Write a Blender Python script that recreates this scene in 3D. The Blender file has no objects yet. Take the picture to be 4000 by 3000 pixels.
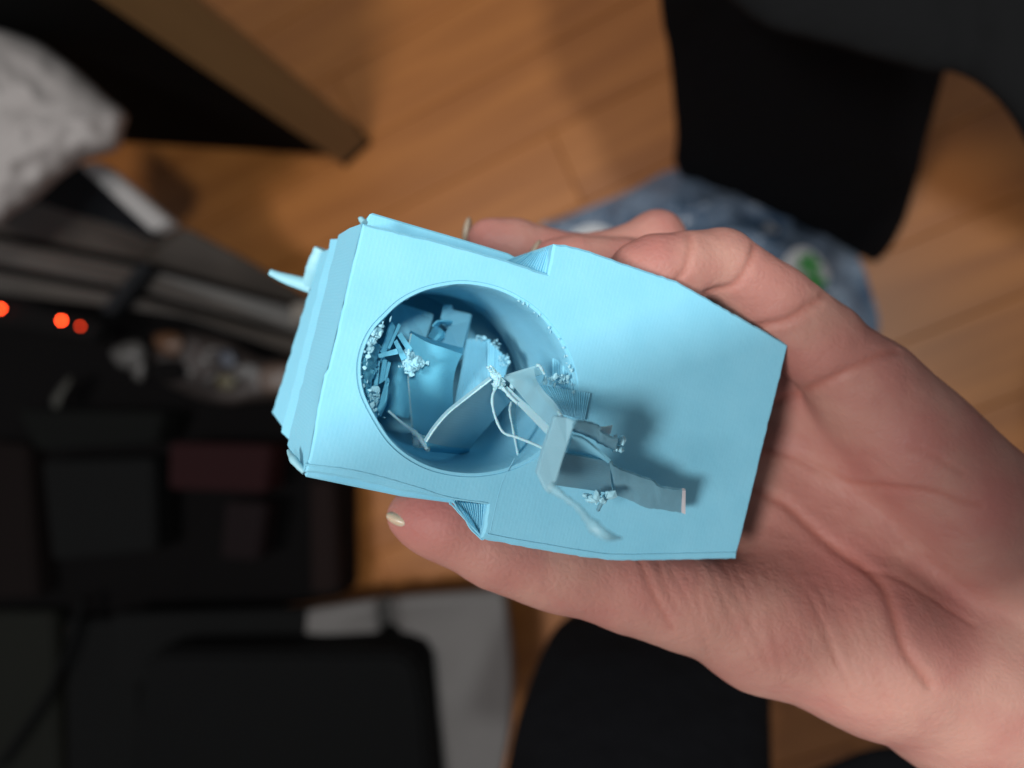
import bpy, bmesh, math, random
import numpy as np
from mathutils import Vector, Matrix, noise as mnoise

random.seed(7); np.random.seed(7)
SC = bpy.context.scene
COL = SC.collection

# ------------------------------------------------------------------ camera
LENS = 26.0; SENS = 36.0
K = SENS / LENS / 4000.0            # metres across per photo pixel at 1 m
TILT = math.radians(12.0)
CAM = Vector((0.0, 0.0, 0.95))
FWD = Vector((-math.sin(TILT), 0, -math.cos(TILT)))
UPV = Vector((0, 1, 0))
RGT = FWD.cross(UPV)
cam_data = bpy.data.cameras.new('camera')
cam = bpy.data.objects.new('camera', cam_data); COL.objects.link(cam)
cam_data.lens = LENS; cam_data.sensor_width = SENS
cam_data.clip_start = 0.01; cam_data.clip_end = 50
cam.matrix_world = Matrix(((RGT.x, UPV.x, -FWD.x, CAM.x), (RGT.y, UPV.y, -FWD.y, CAM.y),
                           (RGT.z, UPV.z, -FWD.z, CAM.z), (0, 0, 0, 1)))
cam_data.dof.use_dof = True
cam_data.dof.focus_distance = 0.151
cam_data.dof.aperture_fstop = 7.0
SC.camera = cam

def cam_pt(x, y, d): return CAM + RGT * x + UPV * y + FWD * d
def P(px, py, d):
    """point seen at photo pixel px,py (4000 x 3000) d metres from the lens"""
    return cam_pt((px - 2000) * K * d, -(py - 1500) * K * d, d)
def ray(px, py): return RGT * ((px - 2000) * K) + UPV * (-(py - 1500) * K) + FWD
def G(px, py, z=0.0):
    r = ray(px, py); s = (z - CAM.z) / r.z
    return CAM + r * s

# ------------------------------------------------------------------ world and lamps
w = bpy.data.worlds.new('World'); SC.world = w; w.use_nodes = True
bg = w.node_tree.nodes['Background']
bg.inputs[0].default_value = (0.92, 0.95, 1.0, 1); bg.inputs[1].default_value = 0.29
SC.view_settings.view_transform = 'Standard'
try: SC.view_settings.look = 'None'
except Exception: pass
SC.view_settings.exposure = -0.10; SC.view_settings.gamma = 1.0

def lamp(name, loc, target, energy, size, color):
    d = bpy.data.lights.new(name, 'AREA'); d.shape = 'DISK'; d.size = size
    d.energy = energy; d.color = color
    o = bpy.data.objects.new(name, d); COL.objects.link(o)
    o.location = loc
    o.rotation_euler = (Vector(target) - Vector(loc)).to_track_quat('-Z', 'Y').to_euler()
    return o
PC = P(2100, 1500, 0.15)
def from_part(x, y, d, dist):
    v = (RGT * x + UPV * y - FWD * d).normalized()
    return PC + v * dist
lamp('ceiling_lamp', from_part(0.09, 0.06, 1.0, 1.55), PC, 18.5, 0.14, (0.93, 1.0, 1.0))
lamp('desk_lamp', from_part(-0.60, -0.12, 1.0, 1.35), PC, 18.5, 0.30, (1.0, 0.97, 0.95))

# ------------------------------------------------------------------ helpers
def tag(o, label=None, cat=None, group=None, kind=None):
    if label: o['label'] = label
    if cat: o['category'] = cat
    if group: o['group'] = group
    if kind: o['kind'] = kind
    return o
def empty(name, loc, mat=None):
    o = bpy.data.objects.new(name, None); COL.objects.link(o)
    o.empty_display_size = 0.02
    if mat is not None: o.matrix_world = mat
    else: o.location = loc
    return o
def link_mesh(name, verts, faces, material, parent=None, smooth=False, world=True):
    """verts in world coordinates (world=True) or in the parent's own coordinates"""
    me = bpy.data.meshes.new(name)
    if parent is not None and world:
        inv = root_matrix(parent).inverted()
        verts = [inv @ Vector(v) for v in verts]
    me.from_pydata([tuple(v) for v in verts], [], [tuple(f) for f in faces])
    me.validate(); me.update()
    bm = bmesh.new(); bm.from_mesh(me)
    bmesh.ops.recalc_face_normals(bm, faces=bm.faces)
    bm.to_mesh(me); bm.free()
    if material: me.materials.append(material)
    if smooth:
        for p in me.polygons: p.use_smooth = True
    o = bpy.data.objects.new(name, me); COL.objects.link(o)
    if parent is not None: o.parent = parent
    return o
def root_matrix(o):
    m = Matrix.Identity(4)
    chain = []
    while o is not None: chain.append(o); o = o.parent
    for c in reversed(chain): m = m @ c.matrix_basis
    return m
def set_angle(o, deg=35):
    me = o.data
    for p in me.polygons: p.use_smooth = True
    me.set_sharp_from_angle(angle=math.radians(deg))
def catmull(pts, n, closed=False):
    P_ = [np.array(p, float) for p in pts]; m = len(P_)
    out = []
    segs = m if closed else m - 1
    for i in range(segs):
        p1 = P_[i]; p2 = P_[(i + 1) % m]
        p0 = P_[i - 1] if (closed or i > 0) else 2 * p1 - p2
        p3 = P_[(i + 2) % m] if (closed or i + 2 < m) else 2 * p2 - p1
        for t in np.linspace(0, 1, n, endpoint=False):
            out.append(0.5 * ((2 * p1) + (-p0 + p2) * t + (2 * p0 - 5 * p1 + 4 * p2 - p3) * t * t + (-p0 + 3 * p1 - 3 * p2 + p3) * t ** 3))
    if not closed: out.append(P_[-1])
    return out
def resample(pts, n):
    pts = np.array(pts, float)
    seg = np.linalg.norm(np.diff(pts, axis=0), axis=1); s = np.concatenate([[0], np.cumsum(seg)])
    t = np.linspace(0, s[-1], n)
    return np.stack([np.interp(t, s, pts[:, k]) for k in range(pts.shape[1])], axis=1)

# ------------------------------------------------------------------ materials
def mat(name, color, rough=0.5, **kw):
    m = bpy.data.materials.new(name); m.use_nodes = True
    b = m.node_tree.nodes['Principled BSDF']
    b.inputs['Base Color'].default_value = (*color, 1); b.inputs['Roughness'].default_value = rough
    for k, v in kw.items():
        b.inputs[k.replace('_', ' ')].default_value = v
    return m
def nt(m): return m.node_tree, m.node_tree.nodes['Principled BSDF']
def add_mottle(m, c1, c2, scale, detail=4, stretch=None, contrast=(0.35, 0.65), coord='Object'):
    t, b = nt(m)
    tc = t.nodes.new('ShaderNodeTexCoord'); mp = t.nodes.new('ShaderNodeMapping')
    n = t.nodes.new('ShaderNodeTexNoise'); r = t.nodes.new('ShaderNodeValToRGB')
    n.inputs['Scale'].default_value = scale; n.inputs['Detail'].default_value = detail
    if stretch: mp.inputs['Scale'].default_value = stretch
    r.color_ramp.elements[0].position = contrast[0]; r.color_ramp.elements[1].position = contrast[1]
    r.color_ramp.elements[0].color = (*c1, 1); r.color_ramp.elements[1].color = (*c2, 1)
    t.links.new(tc.outputs[coord], mp.inputs[0]); t.links.new(mp.outputs[0], n.inputs['Vector'])
    t.links.new(n.outputs[0], r.inputs[0]); t.links.new(r.outputs[0], b.inputs['Base Color'])
    return tc, mp, n, r
def add_bump(m, scale, strength, dist, detail=3, stretch=None):
    t, b = nt(m)
    tc = t.nodes.new('ShaderNodeTexCoord'); mp = t.nodes.new('ShaderNodeMapping')
    n = t.nodes.new('ShaderNodeTexNoise'); bp = t.nodes.new('ShaderNodeBump')
    n.inputs['Scale'].default_value = scale; n.inputs['Detail'].default_value = detail
    if stretch: mp.inputs['Scale'].default_value = stretch
    bp.inputs['Strength'].default_value = strength; bp.inputs['Distance'].default_value = dist
    t.links.new(tc.outputs['Object'], mp.inputs[0]); t.links.new(mp.outputs[0], n.inputs['Vector'])
    t.links.new(n.outputs[0], bp.inputs['Height'])
    old = b.inputs['Normal'].links
    if old: t.links.new(old[0].from_socket, bp.inputs['Normal'])
    t.links.new(bp.outputs[0], b.inputs['Normal'])
    return bp

PLA_C = (0.225, 0.57, 0.735)
def make_pla(name, axis, color=PLA_C, period=0.00045, rough=0.68, strength=0.25):
    m = mat(name, color, rough, Subsurface_Weight=0.12, Subsurface_Scale=0.002, Specular_IOR_Level=0.3)
    t, b = nt(m)
    b.inputs['Subsurface Radius'].default_value = (0.4, 0.9, 1.0)
    tc = t.nodes.new('ShaderNodeTexCoord'); wv = t.nodes.new('ShaderNodeTexWave'); bp = t.nodes.new('ShaderNodeBump')
    wv.bands_direction = axis; wv.wave_type = 'BANDS'
    wv.inputs['Scale'].default_value = 0.314 / period / 1.0
    wv.inputs['Distortion'].default_value = 0.6; wv.inputs['Detail'].default_value = 1.0
    wv.inputs['Detail Scale'].default_value = 0.3
    bp.inputs['Strength'].default_value = strength; bp.inputs['Distance'].default_value = 0.0001
    t.links.new(tc.outputs['Object'], wv.inputs['Vector']); t.links.new(wv.outputs['Fac'], bp.inputs['Height'])
    t.links.new(bp.outputs[0], b.inputs['Normal'])
    add_bump(m, 900, 0.25, 0.0002)
    return m
M_PLA = make_pla('pla_blue', 'X', period=0.0008, strength=0.07)
add_mottle(M_PLA, (0.214, 0.555, 0.72), (0.236, 0.585, 0.75), 90, 4)
M_PLAY = make_pla('pla_blue_layers', 'Y', period=0.0007, strength=0.08)
M_BAR = make_pla('pla_support_bar', 'Y', color=(0.26, 0.50, 0.60), strength=0.15)
def translucent(m, color, fac):
    t, b = nt(m)
    out = t.nodes['Material Output']; mx = t.nodes.new('ShaderNodeMixShader'); tr = t.nodes.new('ShaderNodeBsdfTranslucent')
    tr.inputs[0].default_value = (*color, 1); mx.inputs[0].default_value = fac
    t.links.new(b.outputs[0], mx.inputs[1]); t.links.new(tr.outputs[0], mx.inputs[2]); t.links.new(mx.outputs[0], out.inputs[0])
    return m
M_SHEET = translucent(make_pla('pla_sheet', 'Y', color=(0.165, 0.585, 0.79), period=0.0006, strength=0.12), (0.22, 0.70, 0.90), 0.20)
M_FIL = mat('pla_strand', (0.40, 0.65, 0.72), 0.4, Subsurface_Weight=0.3, Subsurface_Scale=0.002)
M_CRUMB = mat('pla_crumb', (0.31, 0.61, 0.72), 0.6)
M_THIN = translucent(make_pla('pla_thin_sheet', 'Y', color=(0.34, 0.61, 0.70), period=0.0006, strength=0.15), (0.35, 0.72, 0.85), 0.35)
M_STUB = mat('pla_stub', (0.25, 0.50, 0.58), 0.5)
M_SHADED = make_pla('pla_thin_shaded', 'Y', color=(0.20, 0.41, 0.50), strength=0.2)  # darkened copy of the blue, the shade on these thin sheets put into it
translucent(M_SHADED, (0.30, 0.58, 0.68), 0.32)
M_TAN = mat('pla_cut_edge', (0.52, 0.50, 0.52), 0.6)
def make_film(name, color, trans):
    m = mat(name, color, 0.35)
    t, b = nt(m)
    out = t.nodes['Material Output']; mx = t.nodes.new('ShaderNodeMixShader'); tr = t.nodes.new('ShaderNodeBsdfTransparent')
    tr.inputs[0].default_value = (0.75, 0.93, 0.97, 1)
    mx.inputs[0].default_value = trans
    t.links.new(b.outputs[0], mx.inputs[1]); t.links.new(tr.outputs[0], mx.inputs[2]); t.links.new(mx.outputs[0], out.inputs[0])
    return m
M_FILM = make_film('pla_film', (0.40, 0.66, 0.74), 0.5)

# skin
M_SKIN = mat('skin', (0.42, 0.20, 0.15), 0.54, Subsurface_Weight=0.22, Subsurface_Scale=0.003)
t, b = nt(M_SKIN)
b.inputs['Subsurface Radius'].default_value = (1.0, 0.36, 0.22)
b.inputs['Specular IOR Level'].default_value = 0.22
tc, mp, n1, r1 = add_mottle(M_SKIN, (0.365, 0.160, 0.131), (0.400, 0.206, 0.163), 55, 3, contrast=(0.40, 0.60))
at = t.nodes.new('ShaderNodeAttribute'); at.attribute_name = 'crease'
ar = t.nodes.new('ShaderNodeAttribute'); ar.attribute_name = 'flush'
mx = t.nodes.new('ShaderNodeMix'); mx.data_type = 'RGBA'; mx.inputs['B'].default_value = (0.385, 0.122, 0.11, 1)
mx2 = t.nodes.new('ShaderNodeMix'); mx2.data_type = 'RGBA'; mx2.inputs['B'].default_value = (0.33, 0.10, 0.07, 1)
ml = t.nodes.new('ShaderNodeMath'); ml.operation = 'MULTIPLY'; ml.inputs[1].default_value = 0.55
t.links.new(ar.outputs['Fac'], mx.inputs['Factor']); t.links.new(r1.outputs[0], mx.inputs['A'])
t.links.new(at.outputs['Fac'], ml.inputs[0]); t.links.new(ml.outputs[0], mx2.inputs['Factor'])
t.links.new(mx.outputs['Result'], mx2.inputs['A']); t.links.new(mx2.outputs['Result'], b.inputs['Base Color'])
vo = t.nodes.new('ShaderNodeTexVoronoi'); vo.feature = 'DISTANCE_TO_EDGE'; vo.inputs['Scale'].default_value = 620
bp = t.nodes.new('ShaderNodeBump'); bp.inputs['Strength'].default_value = 0.32; bp.inputs['Distance'].default_value = 0.0005
t.links.new(tc.outputs['Object'], vo.inputs['Vector']); t.links.new(vo.outputs['Distance'], bp.inputs['Height'])
t.links.new(bp.outputs[0], b.inputs['Normal'])
add_bump(M_SKIN, 320, 0.36, 0.0006, 5)
M_NAIL = mat('fingernail', (0.52, 0.42, 0.30), 0.3, Subsurface_Weight=0.3, Subsurface_Scale=0.002)
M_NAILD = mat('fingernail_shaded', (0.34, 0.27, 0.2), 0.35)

M_BLACKCLOTH = mat('black_cloth', (0.0026, 0.0026, 0.0034), 0.95, Specular_IOR_Level=0.1)
add_bump(M_BLACKCLOTH, 40, 0.5, 0.01)
M_JACKET = mat('charcoal_cloth', (0.0055, 0.0055, 0.0058), 0.95, Specular_IOR_Level=0.12)
add_bump(M_JACKET, 30, 0.6, 0.01)

# wood floor
def make_wood(name, c1, c2, rough, scale=(1, 14, 14), rnd=0.25):
    m = mat(name, c1, rough)
    t, b = nt(m)
    tc, mp, n, r = add_mottle(m, c1, c2, 2.2, 5, stretch=scale, contrast=(0.3, 0.72))
    n.inputs['Distortion'].default_value = 0.7
    oi = t.nodes.new('ShaderNodeObjectInfo'); hv = t.nodes.new('ShaderNodeHueSaturation'); mr = t.nodes.new('ShaderNodeMapRange')
    ad = t.nodes.new('ShaderNodeVectorMath'); ad.operation = 'ADD'
    t.links.new(tc.outputs['Object'], ad.inputs[0]); cx = t.nodes.new('ShaderNodeMath'); cx.operation = 'MULTIPLY'; cx.inputs[1].default_value = 37.0
    t.links.new(oi.outputs['Random'], cx.inputs[0]); t.links.new(cx.outputs[0], ad.inputs[1]); t.links.new(ad.outputs[0], mp.inputs[0])
    mr.inputs['To Min'].default_value = 1 - rnd; mr.inputs['To Max'].default_value = 1 + rnd
    t.links.new(oi.outputs['Random'], mr.inputs[0]); t.links.new(mr.outputs[0], hv.inputs['Value'])
    t.links.new(r.outputs[0], hv.inputs['Color']); t.links.new(hv.outputs[0], b.inputs['Base Color'])
    return m
M_FLOOR = make_wood('oak_floor', (0.265, 0.086, 0.0145), (0.385, 0.138, 0.028), 0.45, rnd=0.03)
M_SUB = mat('floor_gap', (0.28, 0.11, 0.03), 0.8)
M_POST = make_wood('post_wood', (0.115, 0.062, 0.022), (0.145, 0.08, 0.03), 0.5, scale=(8, 8, 0.8), rnd=0.0)
M_BLACK = mat('black_panel', (0.002, 0.002, 0.002), 0.9, Specular_IOR_Level=0.05)
M_BLACKGL = mat('black_plastic', (0.00084, 0.00084, 0.00091), 0.8)
M_BLACKGL.node_tree.nodes['Principled BSDF'].inputs['Specular IOR Level'].default_value = 0.1

# ------------------------------------------------------------------ floor
floor = link_mesh('floor', [(-2.2, -1.7, -0.012), (1.5, -1.7, -0.012), (1.5, 1.9, -0.012), (-2.2, 1.9, -0.012),
                            (-2.2, -1.7, -0.06), (1.5, -1.7, -0.06), (1.5, 1.9, -0.06), (-2.2, 1.9, -0.06)],
                  [(0, 1, 2, 3), (7, 6, 5, 4), (0, 4, 5, 1), (1, 5, 6, 2), (2, 6, 7, 3), (3, 7, 4, 0)], M_SUB)
tag(floor, 'orange brown wooden plank floor far below the hand', None, None, 'structure')
def plank_mesh(L, W):
    bv = 0.0012; z = -0.012
    vs = []
    for (dx, zz) in ((0, z), (0, -bv), (bv, 0)):
        vs += [(-L / 2 + dx, -W / 2 + dx, zz), (L / 2 - dx, -W / 2 + dx, zz), (L / 2 - dx, W / 2 - dx, zz), (-L / 2 + dx, W / 2 - dx, zz)]
    fs = [(8, 9, 10, 11)]
    for k in (0, 4):
        for i in range(4): fs.append((k + i, k + (i + 1) % 4, k + 4 + (i + 1) % 4, k + 4 + i))
    me = bpy.data.meshes.new('plank'); me.from_pydata(vs, [], fs); me.materials.append(M_FLOOR); me.update()
    return me
PW = 0.105; PL = 0.92
pm = plank_mesh(PL - 0.0006, PW - 0.0006)
ang = math.radians(23)
ca, sa = math.cos(ang), math.sin(ang)
for j in range(-12, 14):
    off = (j * 0.37) % 1.0 * PL
    for i in range(-3, 3):
        u = i * PL + off; v = j * PW
        x = u * ca - v * sa - 0.25; y = u * sa + v * ca
        if not (-1.65 < x < 1.05 and -1.15 < y < 1.25): continue
        o = bpy.data.objects.new('plank', pm); COL.objects.link(o)
        o.location = (x, y, 0); o.rotation_euler = (0, 0, ang); o.parent = floor

# ------------------------------------------------------------------ printed part frame
PA = math.radians(18)
u0 = (RGT * 0.972 - UPV * 0.235).normalized()
v0 = (RGT * 0.235 + UPV * 0.972).normalized()
U = u0 * math.cos(PA) + FWD * math.sin(PA)
N = u0 * math.sin(PA) - FWD * math.cos(PA)      # front face normal, towards the lens
V = N.cross(U)
O = P(1900, 1500, 0.150)
PM = Matrix(((U.x, V.x, N.x, O.x), (U.y, V.y, N.y, O.y), (U.z, V.z, N.z, O.z), (0, 0, 0, 1)))
PMI = PM.inverted()
part = empty('printed_part', None, PM)
tag(part, 'pale blue 3D printed part with a round hole full of broken supports', 'plastic part')
def L(px, py, z=0.0):
    """local coordinates of the point at pixel px,py lying z metres in front of the face"""
    r = ray(px, py)
    q = O + N * z
    s = (q - CAM).dot(N) / r.dot(N)
    return PMI @ (CAM + r * s)
def c1(x, y): return (1000 + x / 1.58, 780 + y / 1.58)
def c2(x, y): return (1900 + x / 2.212, 1450 + y / 2.212)
def c3(x, y): return (1400 + x / 2.0733, 1050 + y / 2.0733)
MM = 0.001

# ---- body: front plate with oval bore, outer walls
left_front = [(1418, 872), (1386, 1000), (1354, 1134), (1330, 1240), (1304, 1350), (1283, 1440), (1268, 1465), (1247, 1565), (1228, 1680), (1210, 1780), (1190, 1846)]
bottom_box = [(1280, 1856), (1400, 1878), (1570, 1920), (1755, 1950), (1905, 1974)]
notch_b = [(1893, 2050), (1880, 2104)]
bottom_panel = [(1909, 2112), (2020, 2134), (2148, 2155), (2270, 2176), (2397, 2192), (2600, 2190), (2877, 2184)]
right_edge = [(2930, 1970), (2985, 1740), (3035, 1540), (3082, 1347)]
top_panel = [(2945, 1268), (2796, 1183), (2647, 1099), (2478, 1042), (2329, 988), (2210, 955), (2165, 953)]
notch_t = [(2152, 1015), (2142, 1071)]
top_box = [(2060, 1043), (1981, 1016), (1850, 980), (1700, 938), (1560, 905)]
outline = left_front + bottom_box + notch_b + bottom_panel + right_edge + top_panel + notch_t + top_box
hole_px = [(1820, 1113), (1725, 1122), (1641, 1146), (1569, 1185), (1513, 1236), (1463, 1291), (1429, 1359), (1414, 1436), (1425, 1530), (1472, 1629),
           (1535, 1722), (1617, 1788), (1714, 1829), (1834, 1846), (1945, 1834), (2035, 1803), (2110, 1755), (2175, 1690), (2222, 1610), (2241, 1532), (2235, 1460),
           (2212, 1390), (2168, 1310), (2105, 1233), (2027, 1175), (1931, 1132)]
hole = [L(px, py) for px, py in hole_px]
hole = [Vector(p) for p in catmull(hole, 5, closed=True)]
HC = sum(hole, Vector()) / len(hole)
bm = bmesh.new()
def ring(pts): return [bm.verts.new(p) for p in pts]
def bridge(a, b_):
    n = len(a)
    for i in range(n):
        try: bm.faces.new((a[i], a[(i + 1) % n], b_[(i + 1) % n], b_[i]))
        except ValueError: pass
def hring(s, z, jit=0.0):
    out = []
    for i, p in enumerate(hole):
        q = HC + (p - HC) * s
        q.z = z
        if jit: q += Vector((random.gauss(0, jit), random.gauss(0, jit), 0))
        out.append(q)
    return out
of = [L(px, py) for px, py in outline]
o_out = []
# tiny edge wobble, as printed corners have
nO = len(of)
dense = []
for i in range(nO):
    a_, b_ = of[i], of[(i + 1) % nO]
    k_ = max(1, int((b_ - a_).length / 0.0012))
    for j in range(k_): dense.append(a_.lerp(b_, j / k_))
nD = len(dense)
def outward(i):
    d = dense[(i + 1) % nD] - dense[i - 1]
    return Vector((d.y, -d.x, 0)).normalized()
area = sum(dense[i].x * dense[(i + 1) % nD].y - dense[(i + 1) % nD].x * dense[i].y for i in range(nD))
sg = 1 if area > 0 else -1
wob = [random.gauss(0, 0.00005) for _ in range(nD)]
r0 = [dense[i] - outward(i) * sg * (0.0005 - wob[i]) for i in range(nD)]
r1_ = [Vector((dense[i].x, dense[i].y, -0.0005)) + outward(i) * sg * wob[i] for i in range(nD)]
R0 = ring(r0); R1 = ring(r1_)
bridge(R0, R1)
def wall_back(p):
    # depth of the wall behind the front outline, thinner towards the right end
    x = p.x
    if x < 0.012: return 0.050
    return 0.050 - 0.036 * min(1, (x - 0.012) / 0.045)
xl = min(p.x for p in dense)
back = []
for p in r1_:
    dz = wall_back(p)
    back.append(Vector((p.x * 0.99, p.y * 0.98, -dz)))
# the box part's left wall is a stepped part of its own, so body closes just behind it
R2 = ring(back)
bridge(R1, R2)
h0 = ring(hring(1.050, 0)); h1 = ring(hring(1.044, -0.00028)); h2 = ring(hring(1.012, -0.00030)); h3 = ring(hring(1.0, -0.0011, 0.00008))
bridge(h0, h1); bridge(h1, h2); bridge(h2, h3)
prev = h3
for k in range(1, 9):
    z = -0.0011 - k * 0.0049
    cur = ring(hring(1.0, z)); bridge(prev, cur); prev = cur
cur = ring(hring(1.10, -0.0415)); bridge(prev, cur); prev = cur
cur = ring(hring(1.10, -0.078)); bridge(prev, cur)
bm.faces.new(cur)
# front plate between outline and hole
e0 = [bm.edges.get((R0[i], R0[(i + 1) % nD])) for i in range(nD)]
eh = [bm.edges.get((h0[i], h0[(i + 1) % len(h0)])) for i in range(len(h0))]
bmesh.ops.triangle_fill(bm, use_beauty=True, use_dissolve=False, edges=e0 + eh, normal=(0, 0, 1))
bmesh.ops.recalc_face_normals(bm, faces=bm.faces)
me = bpy.data.meshes.new('body'); bm.to_mesh(me); bm.free(); me.materials.append(M_PLA)
body = bpy.data.objects.new('body', me); COL.objects.link(body); body.parent = part
set_angle(body, 30)

def strip_loft(name, rows, material, parent=part, smooth=False, close=False, world=False):
    """rows: list of equally long lists of local points; faces between neighbouring rows"""
    n = len(rows[0]); vs = []; fs = []
    for r in rows: vs += [Vector(p) for p in r]
    m = len(rows)
    for i in range(m - 1 if not close else m):
        for j in range(n - 1):
            a_ = i * n + j; b_ = ((i + 1) % m) * n + j
            fs.append((a_, a_ + 1, b_ + 1, b_))
    return link_mesh(name, vs, fs, material, parent, smooth, world)
def lerp_px(a, b_, n): return [(a[0] + (b_[0] - a[0]) * t, a[1] + (b_[1] - a[1]) * t) for t in np.linspace(0, 1, n)]
# ---- left side wall, stepped, out to the far left edge
lw_rows = []
lf = resample(left_front, 28)
def edge_row(top, bot, z, amp=0.0):
    r = []
    for k, (x, y) in enumerate(lerp_px(top, bot, 28)):
        p = L(x, y, z)
        p += Vector((random.gauss(0, amp), random.gauss(0, amp), 0))
        r.append(p)
    return r
lw_rows.append([L(x, y, -0.0004) + Vector((-0.0001, 0, 0)) for x, y in lf])
lw_rows.append(edge_row((1398, 880), (1172, 1826), -0.005, 0.00006))
lw_rows.append(edge_row((1366, 892), (1150, 1790), -0.013, 0.00006))
lw_rows.append(edge_row((1322, 918), (1122, 1738), -0.026, 0.00008))
lw_rows.append(edge_row((1336, 932), (1140, 1728), -0.0275, 0.00004))
lw_rows.append(edge_row((1292, 936), (1098, 1690), -0.034, 0.00006))
lw_rows.append(edge_row((1302, 964), (1108, 1674), -0.036, 0.00004))
lw_rows.append(edge_row((1254, 988), (1064, 1611), -0.048, 0.0001))
lw_rows.append(edge_row((1300, 1010), (1120, 1600), -0.060, 0.0001))
o = strip_loft('side_wall', lw_rows, M_PLAY); set_angle(o, 25)

def solid_poly(name, pts, thick, material, parent=part, direction=None, bevel=0.0):
    """closed slab: pts are local points of its front outline, thickened away from the lens"""
    pts = [Vector(p) for p in pts]; n = len(pts)
    nrm = Vector()
    for i in range(n):
        a_, b_ = pts[i], pts[(i + 1) % n]
        nrm += a_.cross(b_)
    nrm.normalize()
    if nrm.z < 0: nrm = -nrm
    d = Vector(direction) if direction else -nrm
    bm = bmesh.new()
    va = [bm.verts.new(p) for p in pts]; vb = [bm.verts.new(p + d * thick) for p in pts]
    bm.faces.new(va); bm.faces.new(list(reversed(vb)))
    for i in range(n): bm.faces.new((va[i], vb[i], vb[(i + 1) % n], va[(i + 1) % n]))
    bmesh.ops.recalc_face_normals(bm, faces=bm.faces)
    if bevel: bmesh.ops.bevel(bm, geom=[e for e in bm.edges], offset=bevel, segments=1, affect='EDGES')
    bmesh.ops.triangulate(bm, faces=[f for f in bm.faces if len(f.verts) > 4])
    me = bpy.data.meshes.new(name); bm.to_mesh(me); bm.free(); me.materials.append(material)
    o = bpy.data.objects.new(name, me); COL.objects.link(o); o.parent = parent
    return o
def patch(name, rows, thick, material, nu=14, nv=10, parent=part, smooth=True, wob=0.0):
    """curved sheet lofted through rows of local points, with real thickness"""
    R = [resample(catmull([tuple(p) for p in r], 6) if len(r) > 2 else [tuple(p) for p in r], nu) for r in rows]
    cols = []
    for j in range(nu):
        c = [R[i][j] for i in range(len(R))]
        cols.append(resample(catmull(c, 6) if len(c) > 2 else c, nv))
    g = np.array(cols)                       # nu x nv x 3
    if wob: g += np.random.normal(0, wob, g.shape)
    du = np.gradient(g, axis=0); dv = np.gradient(g, axis=1)
    nn = np.cross(du, dv); nn /= (np.linalg.norm(nn, axis=2, keepdims=True) + 1e-12)
    if nn[..., 2].mean() < 0: nn = -nn
    back = g - nn * thick
    vs = [tuple(p) for p in g.reshape(-1, 3)] + [tuple(p) for p in back.reshape(-1, 3)]
    off = nu * nv; fs = []
    idx = lambda i, j: i * nv + j
    for i in range(nu - 1):
        for j in range(nv - 1):
            q = (idx(i, j), idx(i + 1, j), idx(i + 1, j + 1), idx(i, j + 1))
            fs.append(q); fs.append(tuple(off + k for k in reversed(q)))
    bd = [idx(i, 0) for i in range(nu)] + [idx(nu - 1, j) for j in range(1, nv)] + [idx(i, nv - 1) for i in range(nu - 2, -1, -1)] + [idx(0, j) for j in range(nv - 2, 0, -1)]
    for k in range(len(bd)):
        a_, b_ = bd[k], bd[(k + 1) % len(bd)]
        fs.append((a_, b_, b_ + off, a_ + off))
    o = link_mesh(name, vs, fs, material, parent, False, False)
    if smooth: set_angle(o, 40)
    return o
def tube_mesh(pts, radii, seg=8, flat=1.0):
    pts = [Vector(p) for p in pts]; vs = []; fs = []
    n = len(pts); up = Vector((0.13, 0.2, 0.97))
    for i in range(n):
        d = (pts[min(i + 1, n - 1)] - pts[max(i - 1, 0)]).normalized()
        a_ = d.cross(up).normalized(); b_ = a_.cross(d)
        for k in range(seg):
            an = 2 * math.pi * k / seg
            vs.append(pts[i] + a_ * (math.cos(an) * radii[i]) + b_ * (math.sin(an) * radii[i] * flat))
    for i in range(n - 1):
        for k in range(seg):
            fs.append((i * seg + k, i * seg + (k + 1) % seg, (i + 1) * seg + (k + 1) % seg, (i + 1) * seg + k))
    fs.append(tuple(range(seg))); fs.append(tuple((n - 1) * seg + k for k in reversed(range(seg))))
    return vs, fs
def strand(name, pts, r, material=None, parent=part, n=30, seg=7, flat=1.0, jit=0.1):
    q = resample(catmull([tuple(p) for p in pts], 8) if len(pts) > 2 else [tuple(p) for p in pts], n)
    if isinstance(r, (int, float)): r = [r, r]
    rr = np.interp(np.linspace(0, 1, n), np.linspace(0, 1, len(r)), r)
    rr = rr * (1 + np.random.normal(0, jit, n))
    vs, fs = tube_mesh(q, rr, seg, flat)
    o = link_mesh(name, vs, fs, material or M_FIL, parent, False, False)
    set_angle(o, 60)
    return o

# ---- flange behind the top edge and ledge under the bottom edge
fl = [L(*p, -0.010) for p in [(1449, 829), (1600, 874), (1800, 932), (1990, 990), (2050, 1025)]] + [L(*p, -0.010) for p in [(2040, 1090), (1800, 1020), (1600, 965), (1425, 905), (1432, 858)]]
o = solid_poly('flange', fl, 0.030, M_PLA, direction=(0, 0, -1), bevel=0.0004)
lg = [L(*p, -0.0045) for p in [(1187, 1862), (1366, 1899), (1570, 1941), (1756, 1965), (1870, 1985), (1860, 1900), (1500, 1800), (1230, 1760)]]
o = solid_poly('ledge', lg, 0.030, M_PLA, direction=(0, 0, -1), bevel=0.0004)
rim_t = [L(*p, 0.0) for p in [(1190, 1818), (1366, 1840), (1502, 1872), (1640, 1912), (1755, 1948), (1905, 1970)]]
strand('edge_bead', [p + Vector((0, 0.0002, -0.00005)) for p in rim_t], 0.00022, M_PLA, n=50)

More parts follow.
